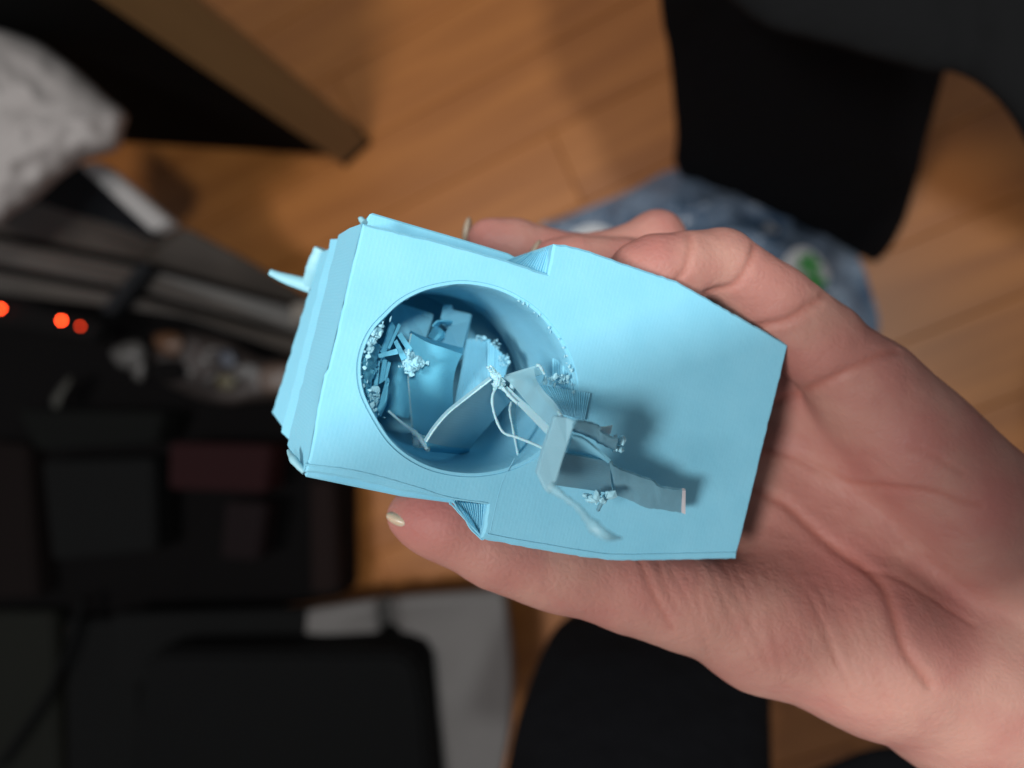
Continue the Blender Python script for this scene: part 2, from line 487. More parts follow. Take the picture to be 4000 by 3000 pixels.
strand('edge_bead', [L(px_ - 4, py_ - 26, 0.00002) for px_, py_ in bottom_panel], 0.00017, M_PLA, n=60)
strand('edge_bead', [L(2010, 1790, 0), L(1960, 1890, 0), L(1925, 2030, 0), L(1912, 2095, 0)], 0.00007, M_PLA, n=20)
# ---- ribbed overhang in both notches
def corrugated(name, A, B, C, D, ribs, amp, material=M_PLA, seg=6):
    """quad A-B (one end) to D-C (other end); ribs run from AB to DC"""
    A, B, C, D = map(Vector, (A, B, C, D)); vs = []; fs = []
    m = ribs * 6 + 1
    nrm = (B - A).cross(D - A).normalized()
    if nrm.z < 0: nrm = -nrm
    ph = [random.uniform(0.6, 1.2) for _ in range(ribs + 1)]
    for i in range(m):
        t_ = i / (m - 1)
        for j in range(seg + 1):
            s_ = j / seg
            p = A.lerp(B, t_).lerp(D.lerp(C, t_), s_)
            hgt = abs(math.sin(math.pi * t_ * ribs)) * amp * ph[min(ribs, int(t_ * ribs))]
            vs.append(p + nrm * (hgt - amp))
    for i in range(m - 1):
        for j in range(seg):
            a_ = i * (seg + 1) + j
            fs.append((a_, a_ + 1, a_ + seg + 2, a_ + seg + 1))
    o = link_mesh(name, vs, fs, material, part, True, False)
    return o
corrugated('ribbed_overhang', L(1965, 1018, -0.002), L(2146, 1076, -0.0012), L(2164, 956, -0.0016), L(2050, 992, -0.009), 17, 0.0009)
corrugated('ribbed_overhang', L(1768, 1962, -0.003), L(1908, 1974, -0.0012), L(1884, 2106, -0.0012), L(1838, 2062, -0.006), 14, 0.0008)
for k in range(4):
    j = lambda: random.uniform(-8, 8)
    strand('strand', [L(1762 + j(), 1962 + j(), -0.002), L(1800 + j(), 2005 + j(), -0.002), L(1845 + j(), 2065 + j(), -0.002), L(1888 + j(), 2108, -0.001)], 0.00018, M_PLA, n=16, seg=5)

# ---- hook shaped stub sticking out at the far left
strand('support_stub', [L(1262, 975, -0.050), L(1232, 1050, -0.052), L(1208, 1118, -0.055)], [0.0022, 0.0024, 0.0018], M_STUB, n=14, seg=8, flat=0.6, jit=0.02)
strand('support_stub', [L(1052, 1062, -0.056), L(1110, 1086, -0.056), L(1215, 1118, -0.055)], [0.0008, 0.0015, 0.0019], M_STUB, n=14, seg=8, flat=0.6, jit=0.02)
strand('corner_burr', [L(1424, 872, -0.001), L(1410, 856, -0.002), L(1402, 852, -0.003)], [0.0008, 0.0006, 0.0002], M_STUB, n=8)
strand('corner_burr', [L(1190, 1845, -0.002), L(1150, 1800, -0.004), L(1126, 1760, -0.008)], [0.0006, 0.0008, 0.0004], M_STUB, n=12)

# ---- support sheets broken inside the bore
def z3(pts, *z):
    """c3 crop points with depth(s) in mm"""
    out = []
    for i, p in enumerate(pts):
        zz = p[2] if len(p) > 2 else z[0]
        out.append(L(*c3(p[0], p[1]), zz * MM))
    return out
solid_poly('support_plate', z3([(268, 312, -34), (345, 282, -36), (606, 366, -38), (602, 402, -38), (548, 560, -34), (430, 560, -31), (330, 520, -30), (268, 420, -32)]), 0.0012, M_PLA)
solid_poly('support_plate', z3([(690, 290, -35), (760, 292, -35), (766, 330, -35), (910, 366, -33), (900, 420, -31), (830, 700, -21), (690, 640, -23), (660, 590, -25), (735, 470, -31), (665, 400, -34)]), 0.0014, M_PLA)
solid_poly('support_plate', z3([(912, 366, -33), (922, 372, -34), (846, 700, -24), (830, 700, -21)]), 0.006, M_PLA, direction=(0.2, 0, -1))
patch('support_chip', [z3([(560, 548, -24), (612, 470, -25), (650, 470, -24)]), z3([(610, 575, -20), (655, 530, -20), (675, 490, -22)]), z3([(660, 590, -22), (696, 556, -22), (700, 515, -23)])], 0.0006, M_SHEET, nu=8, nv=8)
patch('support_curl', [z3([(604, 470, -23), (640, 432, -23), (700, 428, -24), (764, 430, -26)]), z3([(640, 478, -27), (665, 446, -27), (712, 448, -27), (760, 442, -27)])], 0.0004, M_SHEET, nu=16, nv=5)
# central curved sheet
patch('support_sheet', [
    z3([(428, 522, -14), (408, 640, -14), (402, 850, -16), (412, 1000, -19), (428, 1200, -26), (452, 1440, -34)]),
    z3([(560, 596, -12.5), (545, 720, -12), (530, 880, -13.5), (530, 1040, -17), (545, 1220, -24.5), (570, 1460, -33)]),
    z3([(700, 642, -12.5), (670, 760, -12), (650, 900, -13.5), (650, 1060, -18), (660, 1240, -25.5), (690, 1460, -33)]),
    z3([(838, 690, -15), (792, 800, -15), (768, 920, -17), (766, 1060, -21), (790, 1240, -28), (820, 1450, -35)])], 0.0006, M_SHEET, nu=30, nv=24)
patch('support_sheet', [z3([(424, 500, -19), (520, 545, -19), (690, 600, -19), (850, 640, -20)]), z3([(428, 524, -14.2), (545, 594, -12.7), (690, 640, -12.7), (838, 690, -15.2)])], 0.0007, M_SHEET, nu=20, nv=5)
patch('support_sheet', [z3([(280, 748, -30), (252, 880, -30), (245, 1010, -31), (215, 1160, -33)]), z3([(345, 760, -26), (330, 900, -27), (330, 1040, -28), (330, 1195, -30)]), z3([(420, 780, -29), (420, 930, -30), (420, 1080, -31), (412, 1215, -33)])], 0.0008, M_SHEET, nu=18, nv=14, wob=0.00008)
# ribbed block right of the sheet
corrugated('support_block', z3([(884, 568, -25)])[0], z3([(1075, 570, -27)])[0], z3([(1075, 1000, -22)])[0], z3([(775, 1130, -23)])[0], 13, 0.00022, M_PLA, seg=8)
corrugated('support_block', z3([(1050, 575, -24)])[0], z3([(1228, 740, -24)])[0], z3([(1185, 900, -20)])[0], z3([(1055, 920, -20)])[0], 9, 0.0004, M_PLA, seg=8)
# diagonal sheet with its bright rim
e1 = [(548, 1400, -3), (620, 1290, -2.5), (730, 1165, -2), (870, 1052, -2), (1000, 950, -1.5), (1075, 892, -1)]
em = [(720, 1440, -10), (800, 1330, -9.5), (900, 1210, -9), (1000, 1110, -9), (1085, 1030, -8.5), (1150, 960, -8)]
e2 = [(905, 1456, -21), (960, 1380, -20), (1040, 1290, -19), (1120, 1200, -18), (1185, 1125, -17), (1232, 1070, -16)]
patch('support_sheet', [z3(e1), z3(em), z3(e2)], 0.0007, M_THIN, nu=26, nv=14)
patch('support_sheet', [z3([(548, 1402, -3), (560, 1440, -5), (566, 1478, -9)]), z3([(725, 1442, -10.5), (735, 1462, -12), (740, 1496, -16)]), z3([(905, 1458, -21), (900, 1480, -23), (880, 1506, -27)])], 0.0006, M_SHEET, nu=10, nv=14)
strand('sheet_rim', [p + Vector((0, 0, 0.0003)) for p in z3(e1)], 0.00024, M_FIL, n=40)
strand('sheet_rim', z3([(428, 524, -13.6), (407, 640, -13.6), (402, 850, -15.6), (412, 1000, -18.6), (428, 1200, -25.6), (452, 1440, -33.6)]), 0.0002, M_FIL, n=40, seg=5)
# left slats
slats = [[(270, 420, -16), (300, 470, -16), (222, 690, -10), (190, 660, -10)], [(325, 440, -10), (344, 458, -10), (258, 645, -7), (235, 640, -7)],
         [(315, 540, -9), (345, 512, -9), (440, 650, -8), (410, 690, -8)], [(285, 592, -8), (312, 570, -8), (392, 722, -7), (350, 745, -7)],
         [(162, 690, -7), (312, 645, -6), (322, 690, -6), (164, 722, -7)], [(200, 730, -12), (232, 740, -12), (212, 905, -14), (168, 935, -14)],
         [(238, 755, -11), (264, 762, -11), (228, 905, -12), (206, 905, -12)], [(250, 470, -20), (275, 480, -20), (205, 760, -16), (180, 740, -16)],
         [(150, 740, -15), (176, 746, -15), (150, 1010, -15), (122, 960, -15)]]
for s in slats: solid_poly('support_slat', z3(s), 0.0006, M_SHEET)
patch('support_sheet', [z3([(225, 880, -10), (190, 1010, -10), (135, 1140, -11)]), z3([(240, 930, -9), (225, 1060, -9), (165, 1175, -11)]), z3([(246, 990, -11), (228, 1100, -12), (178, 1198, -14)])], 0.0006, M_SHEET, nu=14, nv=8)
patch('support_plate', [z3([(110, 560, -4), (60, 700, -4), (40, 860, -5), (70, 985, -6)]), z3([(140, 600, -7), (115, 720, -7), (95, 850, -8), (85, 980, -8)]), z3([(176, 630, -11), (160, 720, -11), (132, 860, -12), (104, 950, -12)])], 0.0007, M_SHEET, nu=18, nv=10, wob=0.00018)
patch('support_sheet', [z3([(80, 980, -7), (100, 1060, -8), (150, 1205, -10)]), z3([(140, 960, -13), (165, 1050, -14), (165, 1190, -15)])], 0.0008, M_SHEET, nu=14, nv=8, wob=0.0002)
# strings
strand('strand', z3([(245, 1152, -14), (340, 1236, -12), (470, 1340, -8), (560, 1465, -5)]), [0.0003, 0.0003, 0.0006, 0.0005], n=26)
strand('strand', z3([(452, 1430, -10), (500, 1385, -8), (545, 1425, -6), (565, 1478, -6)]), [0.0005, 0.0011, 0.0008, 0.0004], n=18)
strand('strand', z3([(1120, 950, 1), (1086, 1030, 2), (1090, 1130, 3), (1128, 1250, 4), (1180, 1330, 5), (1270, 1360, 7), (1380, 1402, 10), (1500, 1455, 14)]), 0.0003, n=50)
strand('strand', z3([(1238, 1075, -1), (1226, 1150, -2), (1252, 1300, -4), (1300, 1545, -6)]), 0.00028, n=30, seg=6)
patch('support_ribbon', [z3([(1240, 1080, -1), (1230, 1150, -2), (1256, 1300, -4), (1302, 1545, -6)]), z3([(1282, 1092, -3), (1276, 1170, -4), (1288, 1300, -6), (1326, 1545, -8)])], 0.0003, M_FILM, nu=22, nv=4)
patch('support_ribbon', [z3([(1175, 968, 1), (1260, 1062, 4), (1390, 1200, 9), (1530, 1345, 15)]), z3([(1205, 950, 1), (1300, 1040, 4), (1440, 1160, 9), (1570, 1300, 15)])], 0.0005, M_FIL, nu=24, nv=5)
strand('strand', z3([(1170, 965, 1.4), (1225, 1030, 3), (1290, 1090, 5)]), 0.0004, n=16)
strand('strand', z3([(1245, 890, 1), (1250, 940, 1), (1235, 980, 0)]), 0.0006, n=10)
patch('support_film', [z3([(1160, 880, 1), (1230, 920, 2), (1330, 1040, 6), (1450, 1180, 11), (1575, 1290, 17)]), z3([(1290, 850, 1), (1350, 900, 3), (1440, 1010, 7), (1540, 1120, 12), (1620, 1215, 17)]), z3([(1420, 800, 1), (1440, 890, 3), (1500, 985, 8), (1590, 1080, 12), (1660, 1190, 17)])], 0.0004, M_FILM, nu=24, nv=12)
patch('support_film', [z3([(1180, 862, 0), (1310, 820, 0), (1440, 782, 0)]), z3([(1240, 905, 1), (1380, 880, 1), (1505, 850, 0)])], 0.0005, M_FILM, nu=14, nv=6)
strand('strand', z3([(1440, 782, 0.5), (1470, 790, 0.5), (1505, 852, 0)]), 0.00035, n=12)
strand('strand', z3([(1420, 895, 2), (1480, 1000, 6), (1580, 1120, 12), (1650, 1200, 17)]), 0.0004, n=24)
# thready chunk torn over the rim
corrugated('thready_support', L(2094, 1498, -0.002), L(2310, 1536, 0.0008), L(2284, 1644, 0.0012), L(2180, 1612, 0.001), 22, 0.0004, M_PLA, seg=10)
corrugated('thready_support', z3([(1560, 720, -9)])[0], z3([(1725, 760, -1)])[0], z3([(1730, 985, -0.5)])[0], z3([(1560, 930, -6)])[0], 8, 0.00025, M_PLA, seg=8)

# node blob where the strands meet
def blob_verts(c, r, sub=1, jit=0.35, squash=(1, 1, 1)):
    bm = bmesh.new(); bmesh.ops.create_icosphere(bm, subdivisions=sub, radius=1)
    vs = []; c = Vector(c)
    for v in bm.verts:
        k = r * (1 + random.uniform(-jit, jit))
        vs.append(c + Vector((v.co.x * k * squash[0], v.co.y * k * squash[1], v.co.z * k * squash[2])))
    fs = [[x.index for x in f.verts] for f in bm.faces]; bm.free()
    return vs, fs
def blobs(name, items, material, parent=part, kind=None):
    V_, F_ = [], []
    for (c, r) in items:
        q = [random.uniform(0.25, 1.9) for _ in range(3)]
        vs, fs = blob_verts(c, r, 1, 0.3, q)
        k = len(V_); V_ += vs; F_ += [[i + k for i in f] for f in fs]
    o = link_mesh(name, V_, F_, material, parent, False, False)
    if kind: o['kind'] = kind
    return o
def scatter(cx, cy, rx, ry, z, n, r):
    out = []
    for _ in range(n):
        a_ = random.uniform(0, 2 * math.pi); q = math.sqrt(random.random())
        out.append((L(*c3(cx + rx * q * math.cos(a_), cy + ry * q * math.sin(a_)), (z + random.uniform(-1, 1)) * MM), r * random.uniform(0.5, 1.4)))
    return out
items = scatter(1140, 905, 42, 42, 1.2, 22, 0.0006)
for tip in ((1050, 800), (1075, 790), (1180, 985), (1095, 975)):
    for t_ in np.linspace(0.2, 1, 6): items.append((L(*c3(1135 + (tip[0] - 1135) * t_, 900 + (tip[1] - 900) * t_), 0.0012), 0.0007 * (1.15 - t_ * 0.7)))
blobs('support_node', items, M_FIL)
blobs('support_node', scatter(500, 1395, 50, 36, -8, 12, 0.0007), M_FIL)
# crumbs: bright torn lump on the sheet, and along the rim
lump = scatter(440, 765, 75, 48, -8.5, 60, 0.0006) + scatter(400, 700, 40, 40, -8, 16, 0.0005) + scatter(420, 830, 26, 30, -9, 12, 0.0004)
for ang_, ln in ((-0.05, 130), (0.2, 90), (2.9, 110), (2.4, 90), (-2.0, 110), (1.7, 90)):
    for t_ in np.linspace(0.3, 1, 8): lump.append((L(*c3(440 + math.cos(ang_) * ln * t_, 765 + math.sin(ang_) * ln * t_), -8.3 * MM), 0.00035))
blobs('torn_lump', lump, M_CRUMB)
cr = []
for _ in range(70):
    t_ = random.random()
    if t_ < 0.62: i = int(len(hole) * random.uniform(0.16, 0.36))
    else: i = int(len(hole) * random.uniform(0.70, 0.93))
    p = hole[i % len(hole)]
    k_ = random.uniform(0.93, 1.015) if t_ < 0.62 else random.uniform(0.985, 1.015)
    q = HC + (p - HC) * k_
    q.z = random.uniform(-0.0025, 0.0003) if t_ < 0.62 else random.uniform(-0.0012, 0.0002)
    cr.append((q, random.uniform(0.0002, 0.00048 if t_ < 0.62 else 0.00028)))
cr += scatter(1600, 900, 110, 40, -0.8, 30, 0.0004) + scatter(1180, 740, 40, 50, -22, 24, 0.0003) + scatter(990, 560, 50, 20, -25, 12, 0.0003) + scatter(1110, 610, 36, 50, -24, 20, 0.00026) + scatter(130, 1030, 45, 60, -7, 26, 0.0005) + scatter(150, 520, 26, 40, -2, 16, 0.0005) + scatter(95, 590, 55, 26, -1.5, 18, 0.0004)
cr += [(L(*c3(1250, 302), -0.012), 0.0004), (L(*c3(1470, 352), -0.0005), 0.0006)]
blobs('plastic_crumbs', cr, M_CRUMB, kind='stuff')

# ---- broken support bridge standing out in front of the face
def z2(pts): return [L(*c2(p[0], p[1]), p[2] * MM) for p in pts]
solid_poly('support_bar', z2([(596, 385, 21), (690, 395, 21), (772, 432, 22), (700, 650, 22), (596, 985, 23), (548, 1062, 23), (520, 1040, 23), (440, 880, 22), (500, 660, 21)]), 0.002, M_BAR, direction=(0.12, 0.0, -1), bevel=0.0002)
patch('support_sheet', [z2([(772, 436, 25), (870, 450, 23), (962, 470, 21), (1000, 540, 19), (1132, 600, 17)]), z2([(740, 520, 20), (850, 560, 18), (930, 600, 16), (1020, 650, 14), (1118, 690, 12)])], 0.0005, M_SHADED, nu=18, nv=8, wob=0.00008)
patch('support_sheet', [z2([(745, 560, 22), (840, 590, 20), (950, 680, 17), (1064, 785, 15)]), z2([(690, 720, 14), (800, 730, 12), (930, 750, 11), (1050, 800, 11)])], 0.0005, M_PLA, nu=14, nv=8)
patch('support_sheet', [z2([(690, 718, 18), (870, 745, 15), (1062, 782, 12)]), z2([(640, 860, 16), (860, 890, 12), (1075, 920, 10)]), z2([(596, 985, 12), (840, 1020, 9), (1092, 1055, 6)])], 0.0006, M_SHADED, nu=16, nv=12)
patch('support_ribbon', [z2([(1060, 782, 13), (1100, 822, 13), (1230, 882, 11), (1430, 950, 10), (1492, 1002, 9.5), (1692, 1032, 9)]), z2([(1092, 1058, 4), (1140, 1080, 4), (1250, 1120, 4), (1380, 1180, 4), (1500, 1196, 4), (1682, 1222, 4)])], 0.0006, M_SHADED, nu=30, nv=8, wob=0.00006)
solid_poly('cut_edge', z2([(1694, 1030, 9.2), (1722, 1032, 9.2), (1720, 1238, 5), (1688, 1224, 5)]), 0.0006, M_TAN)
solid_poly('support_chip', z2([(972, 482, 15), (1040, 478, 15), (1092, 464, 15), (1072, 540, 15), (1028, 576, 15), (988, 534, 15)]), 0.0006, M_FIL)
strand('support_stub', z2([(560, 1000, 27), (690, 1100, 30), (800, 1185, 33), (890, 1300, 36), (990, 1390, 38), (1060, 1425, 38), (1170, 1445, 37)]), [0.0009, 0.0005, 0.0006, 0.0006, 0.0011, 0.0007, 0.0002], M_FILM, n=30, seg=8)
it2 = []
for _ in range(26):
    x, y = random.uniform(850, 1080), random.uniform(1050, 1120)
    it2.append((L(*c2(x, y), random.uniform(8, 12) * MM), random.uniform(0.0003, 0.0008)))
for _ in range(14):
    x, y = random.uniform(1080, 1180), random.uniform(580, 680)
    it2.append((L(*c2(x, y), random.uniform(10, 13) * MM), random.uniform(0.0003, 0.0007)))
blobs('torn_lump', it2, M_CRUMB)
strand('strand', z2([(1050, 1085, 9), (1010, 1120, 9), (975, 1175, 8), (965, 1200, 7)]), 0.0004, M_SHADED, n=14)

# ------------------------------------------------------------------ person: hand as one implicit surface
person = empty('person', G(3300, 1500))
tag(person, 'person in black trousers and dark jacket holding out a bare left hand, palm up', 'person')
def S(px, py, d, r): return (np.array([(px - 2000) * K * d, -(py - 1500) * K * d, d]) * 1000.0, r)
chains = []      # (list of spheres, blend)
def chain(*sp, k=4.0): chains.append(([S(*s) for s in sp], k))
# little finger (front), ring, middle, index hidden behind the part
chain((3400, 1540, .184, 11.2), (3200, 1346, .180, 10.4), (3010, 1182, .177, 9.3), (2820, 1030, .174, 8.2), (2672, 1046, .172, 7.9), (2560, 1052, .171, 7.8), (2492, 1062, .170, 6.9), k=1.2)
chain((3250, 1640, .199, 11.5), (2980, 1400, .198, 9.8), (2690, 1075, .195, 8.2), (2430, 1040, .192, 7.4), (2240, 1030, .190, 7.1), (2165, 1026, .189, 6.3), k=1.2)
chain((3100, 1760, .205, 11.5), (2900, 1500, .209, 9.8), (2563, 940, .208, 8.2), (2440, 990, .207, 7.4), (2250, 1018, .206, 7.0), (2020, 960, .203, 7.2), (1912, 945, .202, 6.4), k=1.2)
chain((2950, 1900, .204, 11.5), (2700, 1700, .214, 9.5), (2350, 1350, .226, 8.5), (2050, 1200, .224, 7.5), (1950, 1180, .222, 6.5), k=1.2)
# palm
chain((3400, 1540, .184, 11.5), (3569, 1744, .185, 14), (3732, 1934, .187, 15.5), (3800, 2060, .189, 16.5), (4080, 2420, .200, 21), (4560, 2900, .215, 25), k=9)
chain((3250, 1640, .199, 12), (3540, 1960, .1985, 14), (3900, 2380, .200, 18), k=9)
chain((3100, 1760, .205, 12), (3420, 2060, .2015, 14.5), (3850, 2480, .200, 19), k=9)
chain((2950, 1900, .204, 11.5), (3250, 2150, .199, 14), (3800, 2560, .199, 20), k=9)
# thumb, thenar, wrist
chain((1604, 2008, .172, 4.8), (1668, 2018, .172, 6.5), (1770, 2044, .172, 7.9), (1945, 2146, .173, 8.5), (2110, 2203, .174, 8.4), (2250, 2233, .175, 8.9), (2450, 2285, .177, 9.9), (2655, 2335, .179, 11.0), (2970, 2435, .183, 15.0), (3390, 2540, .184, 18.8), (3760, 2685, .190, 21.8), (4100, 2900, .202, 24), (4560, 3180, .215, 27), k=6)
chain((3000, 2180, .194, 11), (3350, 2400, .190, 15), k=9)
allc = np.concatenate([[s[0] for s in c[0]] for c in chains]); allr = np.concatenate([[s[1] for s in c[0]] for c in chains])
h = 0.75
lo = (allc - allr[:, None]).min(0) - 4; hi = (allc + allr[:, None]).max(0) + 4
hi[0] = min(hi[0], 168); lo[1] = max(lo[1], -128)
dims = np.ceil((hi - lo) / h).astype(int) + 1
F = np.full(dims, 50.0, np.float32)
gx = [lo[k] + h * np.arange(dims[k]) for k in range(3)]
def round_cone(p, a, ra, b_, rb):
    ba = b_ - a; l2 = ba.dot(ba); rr = ra - rb; a2 = l2 - rr * rr; il2 = 1.0 / l2
    pa = p - a; y = pa @ ba; z = y - l2
    x2 = ((pa * l2 - y[..., None] * ba) ** 2).sum(-1)
    y2 = y * y * l2; z2_ = z * z * l2
    kk = np.sign(rr) * rr * rr * x2
    d = (np.sqrt(x2 * a2 * il2) + y * rr) * il2 - ra
    c_b = np.sign(z) * a2 * z2_ > kk
    c_a = np.sign(y) * a2 * y2 < kk
    d = np.where(c_b, np.sqrt(x2 + z2_) * il2 - rb, d)
    d = np.where(~c_b & c_a, np.sqrt(x2 + y2) * il2 - ra, d)
    return d
for spheres, k in chains:
    for (a_, ra), (b_, rb) in zip(spheres[:-1], spheres[1:]):
        m_ = max(ra, rb) + 12
        l_ = np.minimum(a_, b_) - m_; u_ = np.maximum(a_, b_) + m_
        i0 = np.clip(((l_ - lo) / h).astype(int), 0, dims - 1); i1 = np.clip(((u_ - lo) / h).astype(int) + 1, 1, dims)
        if (i1 <= i0).any(): continue
        X, Y, Z = np.meshgrid(gx[0][i0[0]:i1[0]], gx[1][i0[1]:i1[1]], gx[2][i0[2]:i1[2]], indexing='ij')
        d = round_cone(np.stack([X, Y, Z], -1), a_, ra, b_, rb).astype(np.float32)
        sl = tuple(slice(i0[q], i1[q]) for q in range(3))
        f0 = F[sl]
        hh = np.maximum(k - np.abs(f0 - d), 0) / k
        F[sl] = np.minimum(f0, d) - hh * hh * k * 0.25
def surface_nets(F):
    inside = F < 0
    nx, ny, nz = F.shape
    c = [(0, 0, 0), (1, 0, 0), (0, 1, 0), (1, 1, 0), (0, 0, 1), (1, 0, 1), (0, 1, 1), (1, 1, 1)]
    cnt = np.zeros((nx - 1, ny - 1, nz - 1), np.int8)
    for o_ in c: cnt += inside[o_[0]:nx - 1 + o_[0], o_[1]:ny - 1 + o_[1], o_[2]:nz - 1 + o_[2]]
    cells = np.argwhere((cnt > 0) & (cnt < 8))
    vals = np.stack([F[cells[:, 0] + o_[0], cells[:, 1] + o_[1], cells[:, 2] + o_[2]] for o_ in c], 1).astype(float)
    co = np.array(c, float); acc = np.zeros((len(cells), 3)); n_ = np.zeros(len(cells))
    for i in range(8):
        for j in range(i + 1, 8):
            if abs(co[i] - co[j]).sum() != 1: continue
            m_ = (vals[:, i] < 0) != (vals[:, j] < 0)
            t_ = np.where(m_, vals[:, i] / (vals[:, i] - vals[:, j] + 1e-12), 0)
            acc += m_[:, None] * (co[i] + t_[:, None] * (co[j] - co[i])); n_ += m_
    verts = cells + acc / n_[:, None]
    idx = -np.ones(cnt.shape, np.int32); idx[tuple(cells.T)] = np.arange(len(cells))
    quads = []
    for ax in range(3):
        o_ = [0, 0, 0]; o_[ax] = 1
        s0 = inside[:nx - o_[0], :ny - o_[1], :nz - o_[2]]; s1 = inside[o_[0]:, o_[1]:, o_[2]:]
        e = np.argwhere(s0 != s1)
        b1, b2 = (ax + 1) % 3, (ax + 2) % 3
        e = e[(e[:, b1] > 0) & (e[:, b2] > 0) & (e[:, b1] < F.shape[b1] - 1) & (e[:, b2] < F.shape[b2] - 1)]
        fl_ = inside[tuple(e.T)]
        q = []
        for (d1, d2) in ((0, 0), (-1, 0), (-1, -1), (0, -1)):
            p = e.copy(); p[:, b1] += d1; p[:, b2] += d2; q.append(idx[tuple(p.T)])
        q = np.stack(q, 1); q[~fl_] = q[~fl_][:, ::-1]
        quads.append(q)
    return verts, np.concatenate(quads)
vv, qq = surface_nets(F)
vv = lo + vv * h
qq = qq[(qq >= 0).all(1)]
ed = np.unique(np.sort(np.concatenate([qq[:, [0, 1]], qq[:, [1, 2]], qq[:, [2, 3]], qq[:, [3, 0]]]), 1), axis=0)
deg = np.bincount(ed.ravel(), minlength=len(vv)).astype(float)
def smooth_once(x, lam):
    s_ = np.zeros_like(x)
    for c_ in range(x.shape[1]):
        s_[:, c_] = np.bincount(ed[:, 0], x[ed[:, 1], c_], len(x)) + np.bincount(ed[:, 1], x[ed[:, 0], c_], len(x))
    return x + lam * (s_ / np.maximum(deg, 1)[:, None] - x)
for _ in range(6): vv = smooth_once(vv, 0.5)
def vnormals(x):
    fn = np.cross(x[qq[:, 2]] - x[qq[:, 0]], x[qq[:, 3]] - x[qq[:, 1]])
    n_ = np.zeros_like(x)
    for k in range(4):
        for c_ in range(3): n_[:, c_] += np.bincount(qq[:, k], fn[:, c_], len(x))
    n_ /= (np.linalg.norm(n_, axis=1, keepdims=True) + 1e-12)
    return n_
nv_ = vnormals(vv)
ppx = 2000 + vv[:, 0] / (K * vv[:, 2]); ppy = 1500 - vv[:, 1] / (K * vv[:, 2])
facing = (nv_ * -vv).sum(1) / np.linalg.norm(vv, axis=1)
dmin = vv[:, 2]
def polydist(pts):
    pts = np.array(catmull(pts, 6)) if len(pts) > 2 else np.array(pts, float)
    best = np.full(len(vv), 1e9)
    for a_, b_ in zip(pts[:-1], pts[1:]):
        ab = b_ - a_; l2 = max(ab @ ab, 1e-9)
        t_ = np.clip(((ppx - a_[0]) * ab[0] + (ppy - a_[1]) * ab[1]) / l2, 0, 1)
        best = np.minimum(best, np.hypot(ppx - a_[0] - t_ * ab[0], ppy - a_[1] - t_ * ab[1]))
    return best * (K * 180)          # to millimetres on the palm
crease = np.zeros(len(vv)); disp = np.zeros(len(vv))
mask = np.clip(facing * 3, 0, 1)
def add_crease(pts, wid, dep, col=1.0, near=None):
    global crease, disp
    d = polydist(pts); g = np.exp(-(d / wid) ** 2) * mask
    if near is not None: g = g * (dmin < near)
    disp -= dep * g
    disp += dep * 0.10 * np.exp(-((d - wid * 2.2) / (wid * 1.3)) ** 2) * mask * (1 if near is None else (dmin < near))
    crease = np.maximum(crease, np.exp(-(d / (wid * 0.8)) ** 2) * mask * col * (1 if near is None else (dmin < near)))
add_crease([(2900, 1885), (2947, 1917), (3070, 1972), (3178, 2069), (3287, 2156), (3381, 2214), (3455, 2290), (3491, 2396), (3540, 2545), (3630, 2674)], 1.3, 0.8, 0.8)
add_crease([(2900, 1745), (2983, 1751), (3106, 1787), (3215, 1838), (3323, 1888), (3468, 1903), (3648, 1924), (3760, 1960), (3829, 1975)], 0.9, 0.45, 0.7)
add_crease([(3020, 1580), (3092, 1548), (3215, 1498), (3323, 1440), (3432, 1389), (3500, 1370)], 1.0, 0.6, 0.85)
add_crease([(2930, 1284), (2962, 1274), (3070, 1250), (3150, 1200), (3200, 1165), (3240, 1120)], 1.0, 0.8, 0.8)
add_crease([(2760, 1150), (2780, 1142), (2860, 1118), (2905, 1070), (2936, 1007), (2950, 960)], 0.8, 0.6, 0.7, 178)
add_crease([(2630, 1110), (2655, 1085), (2682, 1040), (2694, 966), (2690, 920)], 0.8, 0.5, 0.6, 178)
add_crease([(2490, 2180), (2506, 2207), (2556, 2326), (2625, 2455)], 0.8, 0.28, 0.6)
add_crease([(2570, 2200), (2600, 2290), (2660, 2400)], 0.6, 0.14, 0.35)
add_crease([(3560, 1760), (3640, 1780), (3760, 1850)], 0.8, 0.35, 0.4)
add_crease([(3381, 2214), (3500, 2250), (3640, 2330), (3800, 2440)], 0.7, 0.3, 0.35)
add_crease([(3300, 1905), (3420, 1990), (3560, 2150), (3700, 2240)], 0.7, 0.2, 0.2)
rr_ = random.Random(5)
for i in range(22):
    x0 = 2620 + i * 44 + rr_.uniform(-16, 16); y0 = 2195 + (i * 6) + rr_.uniform(-30, 50)
    if x0 > 3300: x0 -= 160; y0 += 60
    ln = rr_.uniform(180, 420); sl_ = rr_.uniform(0.22, 0.42)
    pts_ = [(x0 + ln * s_ * sl_ + 18 * math.sin(s_ * 3 + i), y0 + ln * s_) for s_ in (0, 0.33, 0.66, 1)]
    add_crease(pts_, rr_.uniform(0.45, 0.7), rr_.uniform(0.07, 0.18), rr_.uniform(0.12, 0.32))
for i in range(16):
    x0 = rr_.uniform(3050, 3850); y0 = rr_.uniform(1650, 2350)
    if y0 < 0.93 * (x0 - 3050) + 1450: continue
    pts_ = [(x0 + s_ * 200, y0 + s_ * rr_.uniform(20, 160)) for s_ in (0, 0.5, 1)]
    add_crease(pts_, 0.5, 0.10, 0.14)
